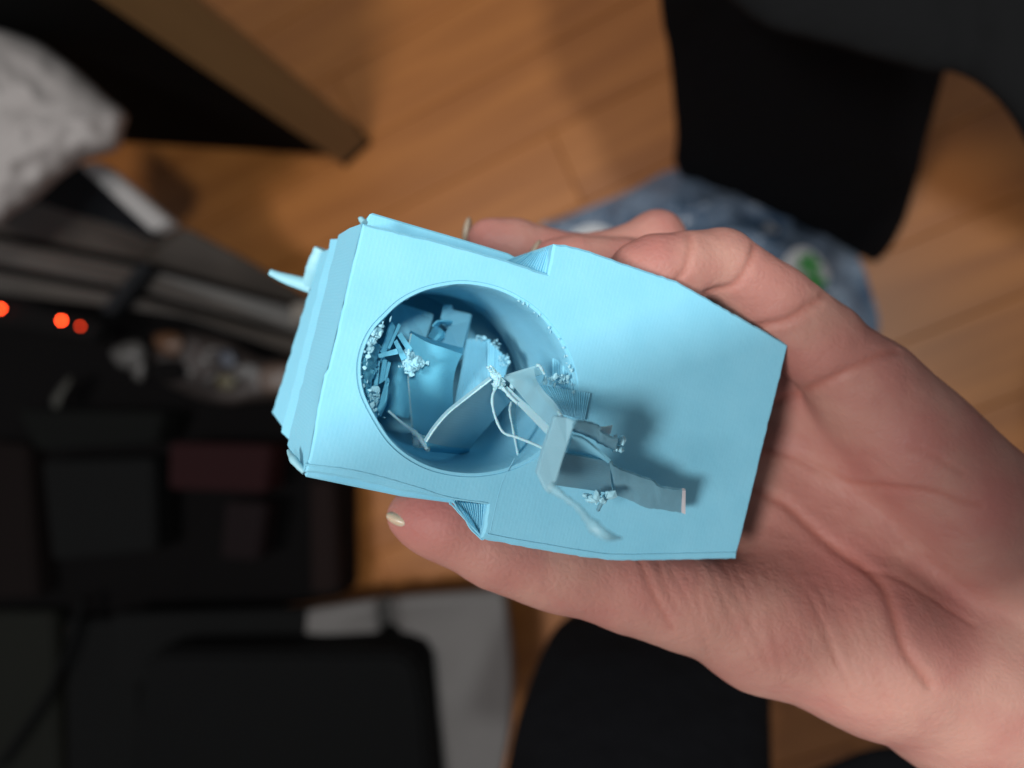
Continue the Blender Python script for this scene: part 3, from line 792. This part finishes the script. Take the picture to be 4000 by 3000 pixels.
# soft lumps of flesh
lump_ = np.array([mnoise.noise(Vector((a_ / 14.0, b_ / 14.0, c_ / 14.0))) for a_, b_, c_ in vv])
fine_ = np.array([mnoise.noise(Vector((a_ / 3.2, b_ / 3.2, c_ / 3.2))) for a_, b_, c_ in vv])
vv = vv + nv_ * (disp + lump_ * 0.5 + fine_ * 0.10)[:, None]
flush = np.zeros(len(vv))
for (fx, fy, fr, am) in ((3840, 1970, 150, 0.45), (3500, 1800, 260, 0.35), (3300, 2250, 200, 0.5), (3640, 2350, 260, 0.4), (2520, 1040, 170, 0.45), (1900, 940, 170, 0.5), (1700, 2000, 220, 0.7),
                         (2020, 980, 120, 0.3), (2150, 1020, 120, 0.5), (2600, 2260, 200, 0.3), (3000, 1500, 150, 0.3)):
    flush = np.maximum(flush, am * np.exp(-(((ppx - fx) ** 2 + (ppy - fy) ** 2) / fr ** 2)))
wv_ = [cam_pt(a_ / 1000, b_ / 1000, c_ / 1000) for a_, b_, c_ in vv]
hand = link_mesh('hand', wv_, qq.tolist(), M_SKIN, person, True)
for nm, arr in (('crease', crease), ('flush', flush)):
    at_ = hand.data.attributes.new(nm, 'FLOAT', 'POINT'); at_.data.foreach_set('value', arr.astype(np.float32))
hand['label'] = 'bare left hand, palm up, fingers curled round the plastic part'

def ellipsoid(name, c, ax, ay, az, material, parent):
    bm = bmesh.new(); bmesh.ops.create_uvsphere(bm, u_segments=20, v_segments=12, radius=1)
    vs = [c + ax * v.co.x + ay * v.co.y + az * v.co.z for v in bm.verts]
    fs = [[x.index for x in f.verts] for f in bm.faces]; bm.free()
    return link_mesh(name, vs, fs, material, parent, True)
def nail(px, py, d, lx, ly, w_, thick, material):
    c = P(px, py, d); a_ = P(px + lx, py + ly, d) - c; ln = math.hypot(lx, ly)
    b_ = P(px - ly * w_ / ln, py + lx * w_ / ln, d) - c
    return ellipsoid('fingernail', c, a_, b_, FWD * thick, material, hand)
nail(1592, 2036, .1682, 84, 26, 30, 0.0030, M_NAIL)
nail(1824, 900, .2020, -10, 52, 16, 0.003, M_NAILD)
nail(2086, 982, .1890, -26, 44, 15, 0.003, M_NAILD)

# ---- clothing
def cloth_loft(name, rings, material, parent, depth_ratio=0.45, seg=28, amp=0.0025, freq=10):
    """rings: (left px, left py, right px, right py, depth)"""
    rg = resample(catmull(rings, 6), 30)
    vs = []; fs = []
    for (lx, ly, rx, ry, d) in rg:
        a_ = P(lx, ly, d); b_ = P(rx, ry, d); c = (a_ + b_) / 2; ax = (b_ - a_) / 2; az = FWD * ax.length * depth_ratio
        for k in range(seg):
            an = 2 * math.pi * k / seg
            p = c + ax * math.cos(an) + az * math.sin(an)
            q = mnoise.noise(p * freq) * amp + mnoise.noise(p * freq * 2.7) * amp * 0.4
            vs.append(p + (p - c).normalized() * q)
    n = len(rg)
    for i in range(n - 1):
        for k in range(seg): fs.append((i * seg + k, i * seg + (k + 1) % seg, (i + 1) * seg + (k + 1) % seg, (i + 1) * seg + k))
    fs.append(tuple(range(seg))); fs.append(tuple(reversed([(n - 1) * seg + k for k in range(seg)])))
    return link_mesh(name, vs, fs, material, parent, True)
cloth_loft('trouser_leg', [(2470, -1500, 3700, -1400, .40), (2490, -1000, 3780, -900, .41), (2530, -500, 3800, -350, .45), (2580, 0, 3740, 60, .55), (2616, 200, 3662, 330, .63), (2634, 420, 3604, 560, .72), (2640, 560, 3556, 760, .80), (2640, 640, 3500, 930, .87), (2700, 690, 3410, 1050, .90)], M_BLACKCLOTH, person, 0.5)
cloth_loft('trouser_leg', [(2420, 2300, 2900, 2300, .62), (2200, 2430, 2990, 2430, .58), (2118, 2545, 3004, 2560, .55), (2040, 2744, 3006, 2744, .52), (1972, 3000, 3006, 3000, .49), (1900, 3400, 3040, 3400, .44)], M_BLACKCLOTH, person, 0.6)
cloth_loft('jacket', [(2700, -500, 2800, -60, .44), (2850, -500, 3000, 96, .43), (3100, -500, 3300, 178, .42), (3500, -500, 3640, 264, .41), (3700, -450, 3745, 280, .41), (3900, -400, 3860, 348, .40), (4100, -300, 3965, 460, .40), (4400, -150, 4080, 640, .39), (4800, 100, 4300, 900, .39)], M_JACKET, person, 0.3, amp=0.003, freq=12)
cloth_loft('jacket_tail', [(3080, 3060, 3110, 3300, .5), (3250, 2975, 3270, 3300, .5), (3480, 2915, 3480, 3300, .5), (3640, 2960, 3650, 3300, .5), (3800, 3060, 3790, 3300, .5)], M_BLACKCLOTH, person, 0.4, amp=0.004)

# ---- thighs and jacket of the seated person, running out of the picture on the right
def body_loft(name, pts, radii, material, flat):
    q = resample(catmull(pts, 8), 24); r = np.interp(np.linspace(0, 1, 24), np.linspace(0, 1, len(radii)), radii)
    vs, fs = tube_mesh(q, r, 24, flat)
    vs = [v + Vector((1, 1, 1)) * (mnoise.noise(v * 9) * 0.006) for v in vs]
    return link_mesh(name, vs, fs, material, person, True)
body_loft('trouser_thigh', [(0.06, 0.36, 0.50), (0.22, 0.36, 0.50), (0.42, 0.25, 0.51), (0.64, 0.14, 0.53)], [0.075, 0.085, 0.095, 0.10], M_BLACKCLOTH, 0.85)
body_loft('trouser_thigh', [(-0.01, -0.34, 0.46), (0.20, -0.38, 0.49), (0.42, -0.27, 0.51), (0.64, -0.14, 0.53)], [0.075, 0.085, 0.095, 0.10], M_BLACKCLOTH, 0.85)
body_loft('jacket_body', [(0.58, 0.0, 0.44), (0.60, 0.0, 0.60), (0.62, 0.0, 0.85), (0.66, 0.0, 1.10), (0.68, 0.0, 1.22)], [0.17, 0.19, 0.19, 0.20, 0.12], M_JACKET, 0.85)

# ---- the person's phone behind the lens, unseen, added to shade the part
def phone_mesh(x0, x1, y0, y1, d0, d1, r):
    ol = []
    for (cx_, cy_, a0) in ((x1 - r, y1 - r, 0), (x0 + r, y1 - r, 90), (x0 + r, y0 + r, 180), (x1 - r, y0 + r, 270)):
        for k in range(7):
            an = math.radians(a0 + k * 15); ol.append((cx_ + r * math.cos(an), cy_ + r * math.sin(an)))
    tl = math.radians(18)          # tilted so that its shade edge slants across the part
    ol = [(x * math.cos(tl) - y * math.sin(tl), x * math.sin(tl) + y * math.cos(tl)) for x, y in ol]
    n = len(ol)
    vs = [cam_pt(x, y, d0) for x, y in ol] + [cam_pt(x, y, d1) for x, y in ol]
    fs = [tuple(range(n)), tuple(range(2 * n - 1, n - 1, -1))] + [(i, (i + 1) % n, n + (i + 1) % n, n + i) for i in range(n)]
    return vs, fs
vs, fs = phone_mesh(-0.030, 0.130, -0.072, 0.0038, -0.006, -0.014, 0.010)
link_mesh('phone', vs, fs, M_BLACKGL, person)

# ------------------------------------------------------------------ plastic bag on the floor
M_BAG = mat('blue_plastic', (0.035, 0.07, 0.135), 0.25)
add_mottle(M_BAG, (0.045, 0.08, 0.135), (0.19, 0.24, 0.31), 10, 3, contrast=(0.4, 0.7))
add_bump(M_BAG, 38, 1.0, 0.015)
M_LABEL = mat('white_print', (0.62, 0.62, 0.62), 0.5)
M_GREENP = mat('green_print', (0.06, 0.30, 0.07), 0.5)
bag_px = [(2110, 890), (2190, 852), (2330, 800), (2480, 735), (2600, 672), (2720, 655), (2900, 700), (3100, 780), (3260, 880), (3350, 1000), (3400, 1130), (3430, 1300), (3300, 1450), (3050, 1480), (2750, 1350), (2400, 1150), (2200, 1000)]
bo = [G(*p) for p in bag_px]
bo = [Vector(p) for p in catmull([tuple(p) for p in bo], 6, closed=True)]
BC = sum(bo, Vector()) / len(bo)
bag = empty('plastic_bag', BC)
tag(bag, 'crumpled dark blue plastic bag with white and green print by the trouser leg', 'bag')
def bag_h(p, s_):
    hgt = 0.055 * (1 - s_ ** 2.4)
    hgt += (mnoise.noise(Vector((p.x * 14, p.y * 14, 2))) * 0.016 + mnoise.noise(Vector((p.x * 34, p.y * 34, 5))) * 0.006 - abs(mnoise.noise(Vector((p.x * 17, p.y * 23, 9)))) * 0.035) * (1 - s_ ** 4)
    return max(hgt, 0.001)
def bag_pt(p):
    """height over a floor point inside the bag"""
    d = (p - BC); an = math.atan2(d.y, d.x); best = min(bo, key=lambda q: abs(((math.atan2(q.y - BC.y, q.x - BC.x) - an + math.pi) % (2 * math.pi)) - math.pi))
    s_ = min(1, d.length / (best - BC).length)
    return bag_h(p, s_)
vs, fs = [], []
NR = 44; nb = len(bo)
for i in range(NR + 1):
    s_ = i / NR
    for p in bo:
        q = BC.lerp(p, max(s_, 0.001)); vs.append(Vector((q.x, q.y, bag_h(q, s_))))
for i in range(NR):
    for j in range(nb): fs.append((i * nb + j, i * nb + (j + 1) % nb, (i + 1) * nb + (j + 1) % nb, (i + 1) * nb + j))
link_mesh('bag_body', vs, fs, M_BAG, bag, True)
def bag_patch(name, cx, cy, rx, ry, material, lobes=0, lift=0.004):
    c = G(cx, cy, 0.04); vs, fs = [], []
    n = 30
    for i in range(7):
        for k in range(n):
            an = 2 * math.pi * k / n; q = i / 6
            rad = 1 + (0.25 * math.cos(lobes * an) if lobes else 0.12 * math.sin(3 * an))
            g_ = G(cx + rx * q * rad * math.cos(an), cy + ry * q * rad * math.sin(an), 0.04)
            vs.append(Vector((g_.x, g_.y, bag_pt(g_) + lift)))
    for i in range(6):
        for k in range(n): fs.append((i * n + k, i * n + (k + 1) % n, (i + 1) * n + (k + 1) % n, (i + 1) * n + k))
    return link_mesh(name, vs, fs, material, bag, True)
bag_patch('white_label', 2310, 895, 85, 30, M_LABEL)
bag_patch('white_label', 3008, 885, 32, 28, M_LABEL)
bag_patch('white_label', 3140, 1055, 105, 80, M_LABEL)
bag_patch('green_emblem', 3160, 1030, 42, 40, M_GREENP, lobes=5, lift=0.007)
bag_patch('green_emblem', 3188, 1100, 40, 44, M_GREENP, lobes=4, lift=0.0075)
bag_patch('white_label', 3290, 1165, 60, 40, M_BAG)

# ------------------------------------------------------------------ desk post with its black side panel
def prism(name, base, z0, z1, material, parent, top=None):
    n = len(base); top = top or base
    vs = [Vector((p.x, p.y, z0)) for p in base] + [Vector((p.x, p.y, z1)) for p in top]
    fs = [tuple(range(n)), tuple(range(2 * n - 1, n - 1, -1))] + [(i, (i + 1) % n, n + (i + 1) % n, n + i) for i in range(n)]
    o = link_mesh(name, vs, fs, material, parent)
    return o
desk = empty('desk', G(1385, 640))
tag(desk, 'desk end with brown wooden post and black side panel, standing at the top left', 'desk')
f0 = G(1352, 648); f1 = G(1448, 560)
du = (f1 - f0); dv = Vector((-du.y, du.x, 0)) * 0.7
if dv.x > 0: dv = -dv
post = prism('post', [f0, f1, f1 + dv, f0 + dv], 0.012, 0.80, M_POST, desk)
prism('post_foot', [f0 + du * -0.03 + dv * -0.03, f1 + du * 0.03 + dv * -0.03, f1 + dv * 1.03 + du * 0.03, f0 + dv * 1.03 - du * 0.03], 0.0, 0.012, M_BLACKGL, desk)
g0 = G(1320, 612); g1 = G(-500, 500)
gd = (g1 - g0).normalized(); gn = Vector((-gd.y, gd.x, 0))
if gn.y < 0: gn = -gn
prism('side_panel', [g0 + gn * 0.001, g1 + gn * 0.001, g1 + gn * 0.02, g0 + gn * 0.02], 0.0, 0.78, M_BLACK, desk)

# ------------------------------------------------------------------ things at the left, on and under the rack
def px_slab(name, pts, thick, material, parent=None, bevel=0.0):
    """slab whose upper face passes through the given (px, py, depth) points, thickened straight down"""
    w_ = [P(*p) for p in pts]; n = len(w_); dn = Vector((0, 0, -thick))
    bm = bmesh.new()
    va = [bm.verts.new(p) for p in w_]; vb = [bm.verts.new(p + dn) for p in w_]
    bm.faces.new(va); bm.faces.new(list(reversed(vb)))
    for i in range(n): bm.faces.new((va[i], vb[i], vb[(i + 1) % n], va[(i + 1) % n]))
    bmesh.ops.recalc_face_normals(bm, faces=bm.faces)
    if bevel: bmesh.ops.bevel(bm, geom=list(bm.edges), offset=bevel, segments=3, affect='EDGES')
    bmesh.ops.triangulate(bm, faces=[f for f in bm.faces if len(f.verts) > 4])
    me = bpy.data.meshes.new(name)
    if parent is not None:
        bmesh.ops.transform(bm, matrix=root_matrix(parent).inverted(), verts=bm.verts)
    bm.to_mesh(me); bm.free(); me.materials.append(material)
    o = bpy.data.objects.new(name, me); COL.objects.link(o); o.parent = parent
    return o
M_CAB = mat('dark_cabinet', (0.00134, 0.00092, 0.00101), 0.9, Specular_IOR_Level=0.1)  # clutter materials from here are darkened, desk shade put into the colour
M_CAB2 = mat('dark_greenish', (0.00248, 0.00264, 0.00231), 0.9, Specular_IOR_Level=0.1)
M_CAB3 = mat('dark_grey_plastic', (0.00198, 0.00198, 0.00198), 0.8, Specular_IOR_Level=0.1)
# crumpled white bag
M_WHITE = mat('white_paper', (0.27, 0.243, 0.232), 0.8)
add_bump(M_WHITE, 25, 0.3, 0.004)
wb = [(-250, 60), (-60, 105), (30, 122), (150, 168), (250, 235), (340, 308), (425, 388), (497, 450), (484, 510), (470, 572), (430, 596), (345, 622), (300, 650), (225, 705), (150, 772), (60, 830), (-40, 890), (-260, 900)]
wbc = (60, 480)
vs, fs = [], []; ring_ = catmull(wb, 5, closed=True); n = len(ring_); NR = 20
for i in range(NR + 1):
    s_ = i / NR
    for (x, y) in ring_:
        px_, py_ = wbc[0] + (x - wbc[0]) * max(s_, .002), wbc[1] + (y - wbc[1]) * max(s_, .002)
        d = 0.70 - 0.06 * math.sqrt(max(0, 1 - s_ * s_))
        d += abs(mnoise.noise(Vector((px_ / 120, py_ / 120, 3)))) * 0.011 * (1 - s_ ** 3) + mnoise.noise(Vector((px_ / 60, py_ / 60, 7))) * 0.003
        vs.append(P(px_, py_, d))
for (x, y) in ring_: vs.append(P(wbc[0] + (x - wbc[0]) * 0.8, wbc[1] + (y - wbc[1]) * 0.8, 0.745))
for i in range(NR + 1):
    for j in range(n): fs.append((i * n + j, i * n + (j + 1) % n, (i + 1) * n + (j + 1) % n, (i + 1) * n + j))
fs.append(tuple((NR + 1) * n + j for j in range(n)))
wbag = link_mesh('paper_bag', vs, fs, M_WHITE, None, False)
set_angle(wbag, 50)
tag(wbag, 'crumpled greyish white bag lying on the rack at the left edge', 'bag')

rack = empty('rack', G(300, 1000))
tag(rack, 'low grey brown slatted metal rack with a bright silver end bar at the left', 'rack')
M_SILVER = mat('silver_metal', (0.30600, 0.28900, 0.28050), 0.45)
M_SLAT = mat('rack_slat', (0.075, 0.06, 0.048), 0.55)
add_mottle(M_SLAT, (0.022, 0.0165, 0.0125), (0.038, 0.029, 0.0225), 9, 3)
M_TRAY = mat('dark_tray', (0.00330, 0.00390, 0.00510), 0.7, Specular_IOR_Level=0.15)
px_slab('rack_base', [(-120, 790, .84), (560, 985, .88), (1190, 1200, .92), (1150, 1400, .93), (-120, 1180, .86)], 0.01, M_CAB, rack, 0.001)
px_slab('end_bar', [(300, 640, .74), (385, 632, .74), (664, 868, .80), (590, 905, .80)], 0.02, M_SILVER, rack, 0.002)
px_slab('tray', [(60, 790, .79), (200, 640, .76), (310, 640, .76), (610, 915, .81), (560, 960, .83)], 0.02, M_TRAY, rack, 0.001)
px_slab('slat', [(-120, 770, .78), (150, 785, .79), (600, 935, .82), (720, 890, .82), (960, 1015, .85), (1230, 1180, .90), (1190, 1196, .90), (560, 1018, .84), (-120, 885, .80)], 0.015, M_SLAT, rack, 0.0015)
px_slab('slat', [(-120, 915, .80), (560, 1050, .84), (1180, 1216, .89), (1175, 1300, .89), (520, 1128, .85), (-120, 1010, .81)], 0.015, M_SLAT, rack, 0.0015)
px_slab('slat', [(-120, 1045, .81), (520, 1160, .85), (1170, 1326, .89), (1160, 1388, .90), (720, 1236, .87), (420, 1196, .85), (-120, 1130, .82)], 0.015, M_SLAT, rack, 0.0015)
px_slab('crossbar', [(548, 1020, .82), (590, 1040, .82), (440, 1230, .83), (385, 1215, .83)], 0.015, M_TRAY, rack, 0.0015)
M_SPOT = mat('pale_tape', (0.09600, 0.07800, 0.06000), 0.6)
px_slab('tape', [(1140, 1190, .88), (1215, 1180, .88), (1215, 1260, .88), (1140, 1255, .88)], 0.004, M_SPOT, rack)

# cabinet below the rack, its shade put into dark materials
cab = empty('cabinet', G(500, 1900))
tag(cab, 'dark low cabinet under the rack, piled with dim clutter, left of the hand', 'cabinet')
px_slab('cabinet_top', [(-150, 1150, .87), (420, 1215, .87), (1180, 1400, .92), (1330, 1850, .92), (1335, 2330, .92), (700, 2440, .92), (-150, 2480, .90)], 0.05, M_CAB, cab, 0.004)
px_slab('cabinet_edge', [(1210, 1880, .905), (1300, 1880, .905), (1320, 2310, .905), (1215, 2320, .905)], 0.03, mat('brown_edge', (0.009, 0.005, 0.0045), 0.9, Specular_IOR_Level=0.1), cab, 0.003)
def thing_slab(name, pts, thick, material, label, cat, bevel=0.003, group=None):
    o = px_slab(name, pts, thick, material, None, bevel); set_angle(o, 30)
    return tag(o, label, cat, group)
M_RED = mat('dark_red', (0.01140, 0.00228, 0.00270), 0.8, Specular_IOR_Level=0.1)  # red darkened to stand for the shade it lies in
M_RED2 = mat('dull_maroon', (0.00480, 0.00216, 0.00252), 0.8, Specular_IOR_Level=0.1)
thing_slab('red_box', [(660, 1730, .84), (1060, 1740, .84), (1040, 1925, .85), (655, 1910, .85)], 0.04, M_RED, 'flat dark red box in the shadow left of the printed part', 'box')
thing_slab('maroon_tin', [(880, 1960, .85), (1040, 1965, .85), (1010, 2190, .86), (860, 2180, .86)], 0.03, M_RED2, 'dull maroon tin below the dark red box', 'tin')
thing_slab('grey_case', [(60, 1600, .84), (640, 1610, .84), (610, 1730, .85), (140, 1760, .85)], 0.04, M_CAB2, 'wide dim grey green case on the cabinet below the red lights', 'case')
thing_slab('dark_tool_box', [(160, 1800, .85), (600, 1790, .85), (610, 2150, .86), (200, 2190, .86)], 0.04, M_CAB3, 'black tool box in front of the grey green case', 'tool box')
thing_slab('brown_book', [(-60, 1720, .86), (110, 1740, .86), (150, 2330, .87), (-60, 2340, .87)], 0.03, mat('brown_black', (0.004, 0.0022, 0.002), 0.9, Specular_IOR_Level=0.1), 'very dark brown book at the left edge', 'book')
# snack packet
M_PACK = mat('packet_foil', (0.085, 0.065, 0.058), 0.5)
add_mottle(M_PACK, (0.014, 0.010, 0.009), (0.030, 0.022, 0.019), 22, 3)
pk = empty('snack_packet', P(880, 1430, .88))
tag(pk, 'crumpled brownish packet with orange and blue patches beside the left side of the printed part', 'packet')
ppk = [(580, 1360), (640, 1300), (760, 1295), (900, 1330), (1020, 1400), (1150, 1420), (1160, 1540), (1020, 1570), (860, 1580), (700, 1530), (600, 1470)]
def puffy(name, outline_px, ctr, d0, bulge, material, parent, nz=(60, 0.012)):
    vs, fs = [], []; rg = catmull(outline_px, 4, closed=True); n = len(rg); NR = 10
    for i in range(NR + 1):
        s_ = i / NR
        for (x, y) in rg:
            a_, b_ = ctr[0] + (x - ctr[0]) * max(s_, .004), ctr[1] + (y - ctr[1]) * max(s_, .004)
            d = d0 - bulge * math.sqrt(max(0, 1 - s_ * s_)) + mnoise.noise(Vector((a_ / nz[0], b_ / nz[0], 1))) * nz[1]
            vs.append(P(a_, b_, d))
    for (x, y) in rg: vs.append(P(ctr[0] + (x - ctr[0]) * .7, ctr[1] + (y - ctr[1]) * .7, d0 + bulge * .6))
    for i in range(NR + 1):
        for j in range(n): fs.append((i * n + j, i * n + (j + 1) % n, (i + 1) * n + (j + 1) % n, (i + 1) * n + j))
    fs.append(tuple((NR + 1) * n + j for j in range(n)))
    return link_mesh(name, vs, fs, material, parent, True)
puffy('wrapper', ppk, (870, 1440), .87, .03, M_PACK, pk)
puffy('orange_patch', [(600, 1310), (680, 1298), (720, 1340), (690, 1390), (620, 1370)], (660, 1340), .846, .006, mat('orange_print', (0.05250, 0.01960, 0.00490), 0.5), pk, (60, .002))
puffy('orange_patch', [(1010, 1440), (1100, 1420), (1150, 1450), (1140, 1530), (1030, 1530)], (1080, 1480), .846, .006, mat('tan_print', (0.05250, 0.02940, 0.01890), 0.5), pk, (60, .002))
puffy('blue_patch', [(855, 1380), (900, 1370), (925, 1410), (900, 1440), (865, 1425)], (888, 1405), .832, .004, mat('blue_print', (0.015, 0.020, 0.033), 0.5), pk, (60, .001))
puffy('yellow_patch', [(850, 1470), (900, 1460), (925, 1495), (890, 1525), (850, 1505)], (885, 1492), .832, .004, mat('yellow_print', (0.040, 0.031, 0.009), 0.5), pk, (60, .001))
puffy('dark_patch', [(590, 1420), (700, 1410), (730, 1460), (690, 1490), (590, 1480)], (650, 1450), .842, .004, M_CAB, pk, (60, .001))
# pale plug
M_PALE = mat('pale_plastic', (0.05250, 0.04830, 0.04515), 0.5)  # far darker than pale plastic, shade put into the colour
plug = empty('plug', P(510, 1400, .85))
tag(plug, 'small pale grey plug with two rounded lobes in the dark clutter', 'plug')
puffy('plug_body', [(430, 1380), (470, 1345), (540, 1330), (575, 1370), (560, 1420), (480, 1440)], (505, 1385), .85, .015, M_PALE, plug, (40, .002))
puffy('plug_body', [(515, 1400), (560, 1390), (575, 1440), (555, 1490), (520, 1470)], (545, 1440), .85, .012, M_PALE, plug, (40, .002))
o = puffy('cable_end', [(200, 1570), (225, 1520), (270, 1470), (285, 1480), (255, 1540), (225, 1600)], (243, 1532), .84, .01, mat('dull_tan', (0.022, 0.021, 0.016), 0.6), None, (40, .002))
tag(o, 'small dull tan cable end above the grey green case', 'cable end')
# power strip with red lights
ps = empty('power_strip', P(160, 1260, .80))
tag(ps, 'black power strip with glowing red indicator lights below the rack', 'power strip')
px_slab('strip_body', [(-80, 1170, .79), (60, 1175, .79), (400, 1262, .80), (370, 1330, .80), (-80, 1260, .79)], 0.025, M_BLACKGL, ps, 0.003)
def led_mat(name, s_):
    m = mat(name, (0.3, 0.01, 0.0), 0.3); b_ = m.node_tree.nodes['Principled BSDF']
    b_.inputs['Emission Color'].default_value = (1.0, 0.055, 0.012, 1); b_.inputs['Emission Strength'].default_value = s_
    return m
for (x, y, r_, s_) in ((2, 1206, .0018, 38), (240, 1252, .0018, 38), (314, 1275, .0015, 9)):
    c = P(x, y, .783); c.z += 0.0
    ellipsoid('indicator_light', c, RGT * r_, UPV * r_, FWD * r_, led_mat('red_led', s_), ps)

# pale cloth, dark case and panels at the bottom left
M_CLOTH = mat('grey_cloth', (0.09563, 0.08719, 0.08325), 0.8)
vs, fs = [], []
left_c = [(1180, 2392, .86), (1190, 2480, .86), (1230, 2580, .86), (1500, 2620, .86), (1640, 2760, .85), (1690, 2900, .85), (1720, 3100, .85)]
mid_c = [(1520, 2345, .85), (1530, 2420, .86), (1540, 2520, .86), (1660, 2600, .85), (1750, 2740, .84), (1790, 2900, .84), (1800, 3100, .84)]
right_c = [(1955, 2312, .84), (1970, 2400, .84), (1985, 2520, .84), (1992, 2640, .84), (1990, 2780, .84), (1972, 2920, .84), (1940, 3100, .84)]
rows = []
A_ = resample(catmull(left_c, 5), 26); B_ = resample(catmull(mid_c, 5), 26); C_ = resample(catmull(right_c, 5), 26)
for i in range(26):
    row = resample(np.array([A_[i], B_[i], C_[i]]), 40)
    rr2 = []
    for j, (x, y, d) in enumerate(row):
        fold = 0.05 * math.exp(-((x - 1512 - (y - 2345) * 0.12) / 26) ** 2) + 0.008 * mnoise.noise(Vector((x / 160, y / 260, 4)))
        rr2.append(P(x, y, d + fold))
    rows.append(rr2)
low = [[p + Vector((0, 0, -0.03)) for p in r] for r in rows]
n = 40; V_ = [p for r in rows for p in r] + [p for r in low for p in r]; off = 26 * n
for i in range(25):
    for j in range(n - 1):
        a_ = i * n + j; q = (a_, a_ + 1, a_ + n + 1, a_ + n); fs.append(q); fs.append(tuple(off + k for k in reversed(q)))
for i in range(25):
    for j in (0, n - 1): a_ = i * n + j; fs.append((a_, a_ + n, a_ + n + off, a_ + off))
for j in range(n - 1):
    for i in (0, 25): a_ = i * n + j; fs.append((a_, a_ + 1, a_ + 1 + off, a_ + off))
o = link_mesh('grey_cloth', V_, fs, M_CLOTH, None, True)
tag(o, 'pale grey rumpled cloth on the floor below the thumb', 'cloth')
thing_slab('shaded_cloth_side', [(430, 2400, .85), (1210, 2380, .86), (1225, 2600, .86), (440, 2680, .85)], 0.02, M_CAB3, 'shaded left side of the pale cloth, painted dark, behind the black rounded case', 'board')  # dark slab put where the pale cloth only falls into shade
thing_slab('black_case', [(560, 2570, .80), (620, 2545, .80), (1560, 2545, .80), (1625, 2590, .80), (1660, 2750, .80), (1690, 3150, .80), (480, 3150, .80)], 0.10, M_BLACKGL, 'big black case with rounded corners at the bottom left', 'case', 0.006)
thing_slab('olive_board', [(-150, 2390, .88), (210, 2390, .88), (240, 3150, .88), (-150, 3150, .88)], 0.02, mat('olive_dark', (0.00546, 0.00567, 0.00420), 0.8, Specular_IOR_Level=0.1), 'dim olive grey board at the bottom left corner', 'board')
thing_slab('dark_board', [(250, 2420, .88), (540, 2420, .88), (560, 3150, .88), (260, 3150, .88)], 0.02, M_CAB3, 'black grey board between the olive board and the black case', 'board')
cpts = [P(*p) for p in [(-20, 3010, .86), (90, 2860, .86), (200, 2690, .86), (280, 2500, .86), (330, 2330, .87)]]
q = resample(catmull([tuple(p) for p in cpts], 8), 30)
vs, fs = tube_mesh(q, [0.004] * 30, 8)
o = link_mesh('cable', vs, fs, M_BLACKGL, None, True)
tag(o, 'black cable curving across the olive grey board at the bottom left', 'cable')
